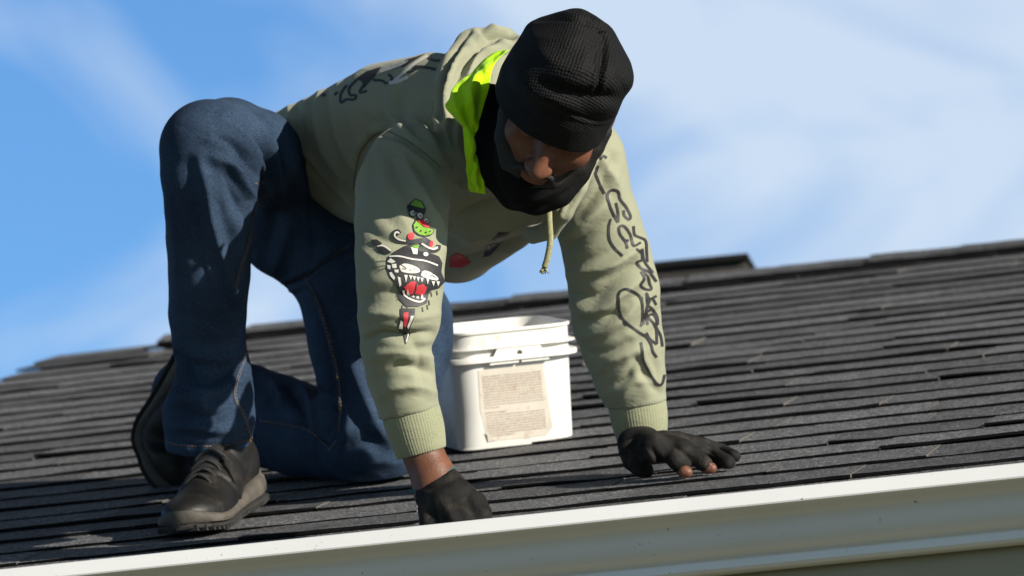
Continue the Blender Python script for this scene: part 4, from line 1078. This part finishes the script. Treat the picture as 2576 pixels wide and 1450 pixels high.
# --- neon shirt collar hanging out of the hood
SHIRT_FOLDS = [([(1230, 160), (1195, 205), (1185, 250), (1190, 300)], 8, 6), ([(1215, 180), (1215, 240), (1205, 300)], 8, -6), ([(1160, 215), (1165, 255), (1180, 295)], 9, -6), ([(1140, 235), (1150, 275), (1165, 305)], 7, 4), ([(1260, 135), (1225, 165)], 6, -3), ([(1180, 330), (1190, 380), (1178, 430)], 6, 6), ([(1195, 320), (1202, 370), (1190, 420), (1180, 455)], 4, -6), ([(1200, 420), (1190, 450), (1205, 475)], 6, 4)]
def cloth_patch(rows_px, thick=0.0016, n=26, name='shirt_collar', mat_=None, seed=1.0):
    """rows of (left px, right px, Y left, Y right, bulge mm)"""
    L_ = spline([(a[0], a[1], b[0], b[1], ya, yb, bu) for a, b, ya, yb, bu in rows_px], 9); V = []; Fc = []
    for r in L_:
        for i in range(n+1):
            t = i/n; px = r[0]+(r[2]-r[0])*t; py = r[1]+(r[3]-r[1])*t; Yv = r[4]+(r[5]-r[4])*t-r[6]*0.001*math.sin(math.pi*t)
            Yv += 0.004*math.sin(t*7+py*0.03)*math.sin(math.pi*t)
            V.append(PY(px, py, Yv))
    m = len(L_)
    for j in range(m-1):
        for i in range(n): k = j*(n+1)+i; Fc.append((k, k+n+1, k+n+2, k+1))
    V = folds(np.array(V), np.array(Fc), SHIRT_FOLDS, -1.0)
    o = body_part(name, V, Fc, mat_)
    md = o.modifiers.new('thick', 'SOLIDIFY'); md.thickness = thick; md.offset = -1
    md = o.modifiers.new('sub', 'SUBSURF'); md.levels = 1; md.render_levels = 1
    return o
shirt = cloth_patch([((1250, 128), (1284, 124), 0.200, 0.180, 5), ((1215, 150), (1252, 150), 0.190, 0.170, 8), ((1180, 186), (1236, 185), 0.170, 0.150, 12), ((1146, 212), (1230, 220), 0.150, 0.135, 16), ((1130, 245), (1222, 252), 0.130, 0.125, 18), ((1119, 268), (1214, 285), 0.120, 0.120, 16), ((1140, 296), (1206, 312), 0.115, 0.115, 12), ((1162, 318), (1201, 334), 0.115, 0.110, 10)], mat_=m_neon)
cloth_patch([((1160, 300), (1202, 318), 0.122, 0.116, 8), ((1165, 347), (1201, 350), 0.115, 0.115, 10), ((1168, 385), (1204, 398), 0.115, 0.110, 12), ((1171, 420), (1211, 425), 0.115, 0.105, 10), ((1175, 455), (1216, 448), 0.115, 0.105, 8), ((1178, 476), (1219, 470), 0.115, 0.105, 6), ((1184, 484), (1220, 489), 0.115, 0.105, 4)], mat_=m_neon)

# --- drawstring
pts = spline([PY(1380, 512, .165), PY(1382, 560, .16), PY(1384, 605, .158), PY(1378, 645, .158), PY(1370, 672, .158)], 8)
V, Fc = tube(pts, 0.0046, 10); cordo = body_part('drawstring', V, Fc, m_cord, hoodie)
fr = []; rgf = random.Random(4)
for k in range(22):
    a = PY(1369+rgf.uniform(-5, 5), 672, .158); bq = PY(1369+rgf.uniform(-14, 14), 684+rgf.uniform(-3, 6), .158+rgf.uniform(-.006, .006)); fr.append(tube([a, (a+bq)/2+np.array([0, -.001, 0]), bq], 0.0008, 4))
V, Fc = joined(fr); body_part('frayed_end', V, Fc, m_cord, cordo)

V, Fc = tube(spline([PY(530, 1080, .46), PY(538, 1130, .48), PY(548, 1180, .50)], 5), 0.040, 20); body_part('sock', V, Fc, m_black)
# --- shoes: sole, midsole, upper, laces (x heel to toe, y his left, z up)
m_leather = simple_mat('worn_black_leather', (0.010, 0.0095, 0.009), 0.5, spec=0.35, noise_scale=26, amount=0.4, bump=0.25, bump_scale=160, dirt=((0.040, 0.032, 0.026), 24, 0.52, 0.76))
m_mid = simple_mat('taupe_midsole_rubber', (0.082, 0.071, 0.058), 0.75, noise_scale=40, amount=0.25, bump=0.3, bump_scale=220)
m_sole = simple_mat('black_sole_rubber', (0.022, 0.021, 0.020), 0.8, noise_scale=60, amount=0.4)
m_lace = simple_mat('black_lace', (0.022, 0.022, 0.022), 0.8, bump=0.5, bump_scale=900)
m_mesh = simple_mat('black_mesh_tongue', (0.016, 0.016, 0.017), 0.7, bump=1.0, bump_scale=420)
def half_w(x):
    return float(np.interp(x, [0, .02, .06, .11, .16, .21, .25, .275, .292, .30], [.012, .030, .037, .036, .041, .051, .049, .038, .022, .006]))
def side_shift(x): return float(np.interp(x, [0, .1, .2, .3], [0, 0.002, -0.001, 0.010]))
def spring(x, bend):
    return x
def make_shoe(name, mw_pts, mirror, bend, label):
    """mw_pts: heel position and the three axes in the roof frame"""
    O, ax_, ay_, az_ = mw_pts; ball = 0.205
    def W(p):
        x, y, z = p; y *= mirror
        spr = 0.013*max(0.0, (x-0.20)/0.10)**2
        z += spr
        if bend and x > ball-0.02:
            t = min(1.0, (x-(ball-0.02))/0.05); a = bend*t
            xc, zc = ball-0.02, 0.028; dx, dz = x-xc, z-zc
            x, z = xc+dx*math.cos(a)-dz*math.sin(a), zc+dx*math.sin(a)+dz*math.cos(a)
        return O+x*ax_+y*ay_+z*az_
    shoe = body_part(name, *[[], []], m_leather) if False else None
    f = Field((-0.04, -0.09, -0.02), (0.34, 0.09, 0.20), 0.0034)
    f.ell((0.224, 0.004, 0.024), (0.072, 0.048, 0.031), None, 0.01)
    f.ell((0.165, 0.0, 0.030), (0.070, 0.043, 0.034), None, 0.02)
    f.chain([((0.040, 0, 0.050), 0.032), ((0.11, 0, 0.046), 0.034), ((0.17, 0, 0.034), 0.033)], 0.02)
    f.chain([((0.045, 0, 0.075), 0.036), ((0.052, 0, 0.090), 0.034), ((0.056, 0, 0.102), 0.034)], 0.02)
    f.chain([((0.080, 0, 0.090), 0.029), ((0.12, 0, 0.066), 0.028), ((0.165, 0, 0.046), 0.026)], 0.025)
    f.ell((0.055, 0, 0.155), (0.045, 0.030, 0.035), None, 0.006, 'sub')
    V, Fc = f.mesh(1); keep = V[:, 2] > 0.012
    V[:, 2] = np.maximum(V[:, 2], 0.012)
    N = normals(V, Fc)
    # seam where the toe cap meets the quarter, panel edges on the side
    sx = 0.188-0.030*(np.abs(V[:, 1])/0.05)**2+0.0*V[:, 2]
    d = np.abs(V[:, 0]-(0.205-0.55*(0.09-V[:, 2]))) if False else np.abs(V[:, 0]-(0.150+0.55*(V[:, 2]-0.03)))
    V = V-N*(0.0022*np.exp(-(d/0.004)**2))[:, None]+N*(0.0016*np.exp(-((V[:, 0]-(0.143+0.55*(V[:, 2]-0.03)))/0.006)**2))[:, None]
    d2 = np.abs(V[:, 0]-(0.085+0.5*(V[:, 2]-0.04))); V = V-N*(0.0014*np.exp(-(d2/0.0035)**2))[:, None]
    shoe = body_part(name, [W(p) for p in V], Fc if mirror > 0 else Fc[:, ::-1], m_leather)
    shoe['label'] = label
    # midsole: lofted slices along the length
    def sole_loft(z0f, z1f, grow, nm, mt):
        xs = np.linspace(0.0, 0.30, 41); V, Fc = [], []; prof = [(-0.75, 0), (-1.0, 0.18), (-1.04, 0.5), (-0.98, 0.82), (-0.80, 1.0), (0.80, 1.0), (0.98, 0.82), (1.04, 0.5), (1.0, 0.18), (0.75, 0)]
        for x in xs:
            w = half_w(x)+grow; c = side_shift(x)
            for a, b in prof: V.append(W((x+(-0.012 if x == 0 else 0.0), c+a*w, z0f(x)+(z1f(x)-z0f(x))*b)))
        n = len(prof)
        for i in range(len(xs)-1):
            for j in range(n):
                k = (j+1) % n; Fc.append((i*n+j, (i+1)*n+j, (i+1)*n+k, i*n+k))
        Fc += [tuple(range(n)), tuple((len(xs)-1)*n+j for j in range(n))[::-1]]
        if mirror < 0: Fc = [q[::-1] for q in Fc]
        o = body_part(nm, V, Fc, mt, shoe); o.modifiers.new('e', 'EDGE_SPLIT').split_angle = R_(50)
        return o
    sole_loft(lambda x: 0.0075, lambda x: float(np.interp(x, [0, .05, .12, .17, .24, .30], [.044, .040, .028, .023, .022, .029])), 0.0045, 'midsole', m_mid)
    sole_loft(lambda x: 0.0, lambda x: 0.0085, 0.0055, 'outsole', m_sole)
    # tread lugs along the edge and under the toe
    parts = []
    for x in (np.linspace(0.008, 0.294, 30) if not bend else np.linspace(0.02, 0.28, 14)):
        for sd in (-1, 1):
            w = half_w(x)+(0.0057 if not bend else -0.004); c = side_shift(x); lo_, hi_ = (x-0.0032, c+sd*(w-0.012)-0.004, -0.0022), (x+0.0032, c+sd*w+0.0, 0.0065)
            a, b = sorted((lo_[1], hi_[1])); v, q = box((lo_[0], a, lo_[2]), (hi_[0], b, hi_[2])); parts.append(([W(p) for p in v], q if mirror > 0 else [t[::-1] for t in q]))
    V, Fc = joined(parts); body_part('tread', V, Fc, m_sole, shoe, smooth=False)['kind'] = 'stuff'
    # tongue and laces
    parts = []
    for k, (x, z, wd) in enumerate(((0.186, 0.068, 0.023), (0.168, 0.073, 0.025), (0.149, 0.082, 0.025), (0.130, 0.093, 0.025))):
        for sgn in (-1, 1):
            P_ = [W((x-0.006*sgn*t+0.004, wd*t, z+0.006-0.014*t*t-(0.004 if abs(t) > .9 else 0))) for t in np.linspace(-1, 1, 11)]
            parts.append(tube(P_, 0.0026, 6))
    V, Fc = joined(parts); body_part('lace', V, Fc, m_lace, shoe)
    V, Fc = [], []
    for i, t in enumerate(np.linspace(0, 1, 9)):
        x, z = 0.195-0.08*t, 0.060+0.044*t
        for j in range(7):
            a = (j-3)/3; V.append(W((x, a*0.019, z+0.004-0.006*a*a)))
    for i in range(8):
        for j in range(6): k = i*7+j; Fc.append((k, k+1, k+8, k+7))
    body_part('tongue', V, Fc, m_mesh, shoe)
    return shoe
toe = np.array(PZ(453, 1365)); fw = np.array([-0.045, -0.345, 0.0]); fw /= np.linalg.norm(fw)
heel_lift = R_(3.0); up0 = np.array([0, 0, 1.0])
ax_ = fw*math.cos(heel_lift)-up0*math.sin(heel_lift); ay_ = np.cross(up0, ax_); ay_ /= np.linalg.norm(ay_); az_ = np.cross(ax_, ay_)
O = toe-ax_*0.292; O[2] = 0.0095+0.23*math.sin(heel_lift)
make_shoe('shoe', (O, ax_, ay_, az_), 1, 0.0, 'worn dusty black work shoe planted flat beside the eave')
# his other foot, up on its toes behind
hd = np.array([0.60, -0.18, 0.78]); hd /= np.linalg.norm(hd); ax2 = -hd
kn = np.array([0.85, -0.52, 0.0]); az2 = kn-ax2*(kn@ax2); az2 /= np.linalg.norm(az2); ay2 = np.cross(az2, ax2)
gp = np.array(PZ(412, 1221)); bd = R_(50)
tipdir = ax2*math.cos(bd)+az2*math.sin(bd)
O2 = gp-tipdir*0.088-ax2*0.205+np.array([0, 0, 0.012])
make_shoe('shoe', (O2, ax2, ay2, az2), -1, bd, 'black shoe of the kneeling leg up on its toe')

# ------------------------------------------------------------------ prints and seams
mk = simple_mat('print_black', (0.026, 0.026, 0.028), 0.6, noise_scale=420, amount=0.6)
mw_ = simple_mat('print_white', (0.62, 0.60, 0.54), 0.7, noise_scale=300, amount=0.08)
mr_ = simple_mat('print_red', (0.55, 0.035, 0.045), 0.65, noise_scale=200, amount=0.15)
mg_ = simple_mat('print_green', (0.17, 0.36, 0.03), 0.65, noise_scale=200, amount=0.15)
msd = simple_mat('sage_seam', (0.085, 0.090, 0.055), 0.9)
PM = [mk, mw_, mr_, mg_, msd]; K, Wt, Rd, Gr, Sm = range(5)
c4 = lambda pts: [(849+x*.3904, 314.5+y*.3904) for x, y in pts]
c5 = lambda pts: [(1320.7+x*.3904, 251.6+y*.3904) for x, y in pts]
c7 = lambda pts: [(1415+x*.3904, 754.7+y*.3904) for x, y in pts]
c8 = lambda pts: [(628.9+x*.3469, y*.3469) for x, y in pts]
def piece(name, target, mats_, parent_):
    global pr
    if pr.F and name == 'sleeve_print': pr.build(name, mats_, parent_, BASE)
    elif pr.F: pr.build_split(name, mats_, parent_, BASE)
    pr = Print(target)
def ellp(cx, cy, rx, ry, rot=0, n=14):
    r = R_(rot); return [(cx+rx*math.cos(t)*math.cos(r)-ry*math.sin(t)*math.sin(r), cy+rx*math.cos(t)*math.sin(r)+ry*math.sin(t)*math.cos(r)) for t in np.linspace(0, 2*math.pi, n, endpoint=False)]
pr = Print(hood_bvh)
# dagger grip
pr.fill(c4([(445, 525), (503, 474), (547, 493), (572, 545), (560, 578), (500, 562), (455, 562)]), 0, K)
pr.fill(c4([(470, 518), (503, 482), (542, 498), (562, 540), (515, 530)]), 1, Gr)
for x, y, r in ((480, 574, 23), (532, 588, 24), (572, 620, 21)): pr.fill(c4(ellp(x, y, r, r)), 1, K); pr.fill(c4(ellp(x, y, r*.8, r*.8)), 2, Wt); pr.fill(c4(ellp(x+5, y+2, 6, 6, 0, 6)), 3, K)
pr.fill(c4([(482, 650), (498, 612), (530, 605), (570, 622), (598, 655), (620, 675), (618, 695), (595, 718), (560, 725), (520, 713), (490, 690)]), 2, K)
pr.fill(c4([(487, 652), (500, 625), (520, 642), (545, 665), (590, 670), (612, 676), (612, 692), (592, 712), (560, 719), (522, 708), (494, 686)]), 3, Gr)
pr.fill(c4([(508, 618), (530, 611), (566, 626), (592, 657), (585, 668), (550, 663), (518, 640)]), 4, Rd)
for x, y in ((505, 668), (530, 690), (560, 702), (592, 690)): pr.fill(c4(ellp(x, y, 6, 6, 0, 6)), 5, K)
# guard curls
pr.line(c4([(402, 706), (388, 690), (366, 698), (366, 722), (392, 745), (440, 752), (490, 752), (530, 750), (570, 785), (610, 808), (642, 800), (648, 776)]), 11, 1, K)
pr.line(c4([(400, 702), (386, 694), (372, 702), (374, 722), (400, 740), (440, 748)]), 4, 2, Wt)
pr.line(c4([(540, 765), (580, 790), (615, 800), (640, 790)]), 4.5, 2, Wt)
pr.fill(c4(ellp(472, 718, 20, 24, 20)), 2, Rd); pr.fill(c4(ellp(598, 768, 12, 20, 10)), 2, Rd); pr.fill(c4([(515, 735), (560, 725), (600, 750), (590, 790), (540, 770)]), 1, K)
# ears and head
pr.fill(c4([(214, 742), (255, 742), (290, 768), (262, 782), (232, 775)]), 1, K); pr.fill(c4([(248, 790), (300, 790), (350, 825), (320, 835), (268, 820)]), 1, K)
pr.line(c4([(262, 785), (300, 785), (345, 815)]), 3, 2, Wt)
pr.fill(c4([(330, 850), (360, 825), (420, 790), (455, 772), (510, 770), (560, 790), (600, 828), (650, 850), (670, 890), (664, 950), (688, 1010), (650, 1050), (600, 1062), (582, 1100), (572, 1150), (520, 1172), (440, 1172), (400, 1130), (390, 1060), (370, 1010), (340, 980), (325, 930), (320, 880)]), 1, K)
pr.fill(c4([(470, 790), (515, 790), (512, 840), (485, 838)]), 2, Wt); pr.fill(c4([(478, 778), (520, 776), (520, 796), (482, 800)]), 3, Gr); pr.fill(c4(ellp(565, 838, 16, 14)), 2, Wt)
pr.line(c4([(335, 850), (400, 850), (480, 868), (560, 880), (640, 908)]), 3.5, 2, Wt)
for a in ([(322, 885), (345, 862), (376, 885), (352, 895)], [(352, 900), (380, 898), (382, 925), (356, 925)], [(322, 905), (345, 910), (342, 935), (326, 928)], [(366, 935), (395, 935), (392, 955), (372, 952)], [(335, 955), (350, 950), (372, 985), (365, 1000), (345, 980)], [(388, 980), (405, 985), (412, 1030), (400, 1040)]): pr.fill(c4(a), 2, Wt)
pr.fill(c4([(398, 912), (430, 896), (480, 906), (522, 928), (528, 948), (495, 958), (450, 956), (412, 946)]), 2, Wt, smooth=2); pr.fill(c4([(534, 950), (562, 940), (606, 958), (642, 988), (634, 1002), (596, 996), (552, 984), (532, 966)]), 2, Wt, smooth=2); pr.line(c4([(528, 925), (535, 950), (528, 968)]), 3, 3, K, 3)
for x, y in ((440, 930), (468, 938), (492, 932), (570, 962), (595, 975)): pr.fill(c4(ellp(x, y, 4, 4, 0, 5)), 3, K)
for a in ([(410, 905), (440, 925)], [(415, 930), (440, 932)], [(600, 970), (625, 985)], [(605, 960), (632, 968)]): pr.line(c4(a), 1.5, 3, K, 2)
# mouth
pr.fill(c4([(430, 1042), (470, 1012), (500, 1010), (520, 1035), (545, 1022), (572, 1045), (550, 1100), (500, 1085), (450, 1092)]), 2, Rd)
pr.line(c4([(505, 1020), (500, 1060), (490, 1085)]), 3, 3, K, 3)
for x, y, h in ((440, 972, 45), (470, 975, 26), (492, 980, 26), (516, 985, 26), (540, 990, 26), (575, 985, 42), (610, 1010, 26), (640, 1010, 26)): pr.fill(c4([(x-11, y-4), (x+11, y-2), (x, y+h)]), 3, Wt)
for x, y, h in ((452, 1100, 48), (485, 1115, 26), (512, 1122, 24), (540, 1125, 38)): pr.fill(c4([(x-10, y), (x+10, y+2), (x, y-h)]), 4, Wt)
pr.line(c4([(425, 1062), (436, 1105), (480, 1132), (530, 1142), (560, 1120)]), 4.5, 3, Wt)
for x, y in ((395, 1100), (388, 1080), (420, 1160), (450, 1170), (545, 1175), (575, 1160), (585, 1130), (600, 1075), (635, 1065)): pr.line(c4([(x, y), (x-6 if x < 500 else x+4, y+32)]), 2, 1, K, 2)
for a in ([(320, 878), (250, 882)], [(322, 905), (235, 918)], [(328, 915), (270, 940)]): pr.line(c4(a), 1.2, 1, K, 2)
# blade
pr.fill(c4([(404, 1185), (498, 1185), (494, 1240), (472, 1290), (462, 1322), (468, 1350), (438, 1415), (424, 1350), (388, 1312), (402, 1262)]), 1, K)
pr.fill(c4([(470, 1235), (490, 1235), (465, 1290), (455, 1315), (448, 1300)]), 2, Wt); pr.fill(c4([(408, 1255), (422, 1265), (420, 1310), (395, 1308)]), 2, Wt); pr.fill(c4([(424, 1215), (455, 1212), (452, 1262), (438, 1300), (428, 1295)]), 2, Rd); pr.line(c4([(455, 1335), (452, 1365), (440, 1400)]), 2.5, 2, Wt, 3)
piece('sleeve_print', hood_bvh, PM, hoodie)
# chest print in the shade under the arm
pr.fill(c4([(722, 890), (726, 850), (770, 822), (815, 840), (862, 885), (800, 918), (722, 915)]), 0, Rd)
pr.fill(c4([(940, 850), (960, 780), (1040, 690), (1110, 690), (1060, 760), (985, 840)]), 0, K)
piece('chest_print', hood_bvh, PM, hoodie)
# lettering down the left sleeve
for a in ([(525, 375), (500, 363), (480, 400), (462, 455), (456, 480), (475, 530), (490, 560), (514, 606)], [(600, 790), (572, 740), (545, 680), (530, 615), (558, 580), (600, 590), (612, 640), (650, 690), (678, 748), (668, 770), (640, 745), (635, 710)], [(600, 790), (600, 735), (585, 662)], [(552, 765), (540, 830), (545, 900), (580, 958), (630, 1008)], [(660, 960), (648, 915), (612, 865), (606, 820), (640, 815), (678, 870), (700, 940), (745, 920)], [(640, 905), (668, 905)], [(697, 812), (705, 868), (740, 888), (775, 910), (782, 980), (786, 1045)], [(715, 962), (750, 985), (752, 1030), (720, 1045), (748, 1085), (800, 1112), (845, 1172)], [(752, 958), (768, 1040), (822, 1116)], [(748, 1105), (768, 1150), (745, 1190), (772, 1218), (812, 1220), (800, 1180), (790, 1140), (760, 1110)], [(780, 1242), (802, 1282), (845, 1262)], [(784, 1250), (790, 1318), (822, 1350), (850, 1400), (852, 1450)], [(820, 1345), (780, 1372), (790, 1450)], [(655, 1450), (618, 1395), (600, 1320), (606, 1250), (640, 1222), (690, 1230), (740, 1270), (756, 1340), (762, 1450)]):
    pr.line(c5(a), 6.3, 0, K); piece('letter_stroke', hood_bvh, PM, hoodie)
for a in ([(360, -10), (366, 60), (388, 120), (440, 170), (492, 208), (540, 240), (570, 290), (580, 330), (606, 370)], [(508, -20), (515, 60), (516, 120), (505, 172)], [(566, -10), (540, 60), (548, 110), (580, 145), (602, 190), (606, 285)], [(580, -10), (602, 32)], [(548, 105), (580, 92), (604, 130), (602, 175), (630, 230), (642, 300)], [(538, 210), (562, 252), (606, 286)], [(505, 272), (514, 340), (522, 392), (545, 440), (572, 492), (608, 540), (640, 540), (660, 465)]):
    pr.line(c7(a), 6.3, 0, K); piece('letter_stroke', hood_bvh, PM, hoodie)
# across the back
pr.fill(c8([(766, 575), (850, 520), (955, 488), (905, 560), (852, 612), (828, 645), (815, 595)]), 0, K)
for a, w, m_ in (([(775, 582), (722, 640), (728, 690), (768, 692), (758, 722), (700, 722), (662, 745), (662, 680), (705, 618)], 6, K), ([(880, 560), (812, 640), (802, 672), (850, 660)], 6, K), ([(895, 582), (960, 588), (992, 612)], 6, K), ([(1005, 540), (1034, 572), (1000, 608)], 6, K), ([(1295, 418), (1330, 440), (1390, 440), (1420, 400)], 6, K), ([(1190, 490), (1250, 488), (1350, 506)], 7, K), ([(1130, 525), (1180, 520), (1210, 480)], 6, K), ([(520, 695), (550, 690)], 7, K), ([(615, 690), (640, 670)], 6, K), ([(950, 522), (1100, 468), (1200, 400), (1300, 376)], 8, Wt), ([(1012, 604), (1060, 600), (1150, 562)], 9, Wt), ([(1040, 600), (1180, 480), (1290, 410)], 7, Wt), ([(1240, 374), (1320, 384)], 8, Wt)):
    pr.line(c8(a), w, 1 if m_ == Wt else 0, m_); piece('back_print', hood_bvh, PM, hoodie)
pr.fill(c8([(1060, 480), (1120, 440), (1200, 418), (1272, 393), (1210, 432), (1120, 492)]), 0, K)
piece('back_print', hood_bvh, PM, hoodie)
# seams
pr.line([(890, 480), (895, 430), (912, 372), (958, 332), (1005, 343), (1068, 386), (1107, 422)], 2.0, 0, Sm)
piece('seam', hood_bvh, PM, hoodie)
piece('seam', jeans_bvh, PM, hoodie)
ps = pr; thr = Print(jeans_bvh); JM = [m_seam, m_thread]
def stitch(pts, w=5.0, gap=9):
    global ps
    ps.line(pts, w, 0, 0)
    P = spline(pts, 12); acc = 0; last = P[0]; d = []
    for a, b in zip(P[:-1], P[1:]): d.append(np.linalg.norm(b-a))
    tot = sum(d); n = int(tot/gap)
    cum = np.concatenate([[0], np.cumsum(d)]); PA = np.array(P)
    for off in (-w*0.28, w*0.28):
        for k in range(n):
            s0, s1 = k*gap, k*gap+gap*0.6
            q = [np.array([np.interp(s_, cum, PA[:, 0]), np.interp(s_, cum, PA[:, 1])]) for s_ in (s0, s1)]
            t = (q[1]-q[0]); t /= np.linalg.norm(t)+1e-9; nq = np.array([-t[1], t[0]])
            thr.line([q[0]+nq*off, q[1]+nq*off], 1.1, 1, 1, 0)
    ps.build_split('seam', JM, jeans, BASE); ps = Print(jeans_bvh)
stitch([(648, 503), (640, 545), (622, 620), (600, 690), (592, 728)], 9)
stitch([(640, 462), (655, 460), (668, 452)], 4)
stitch([(620, 850), (616, 900), (590, 985), (610, 1040), (628, 1090), (632, 1120)], 8)
stitch([(412, 1108), (450, 1120), (520, 1124), (580, 1118), (640, 1104)], 2)
stitch([(665, 724), (720, 712), (765, 694), (830, 650), (885, 614)], 6)
stitch([(768, 700), (800, 760), (828, 850), (852, 960), (856, 1040), (850, 1100), (826, 1138)], 6)
stitch([(655, 1058), (720, 1068), (780, 1085), (830, 1130)], 5)
thr.build('stitching', JM, jeans, BASE)['kind'] = 'stuff'
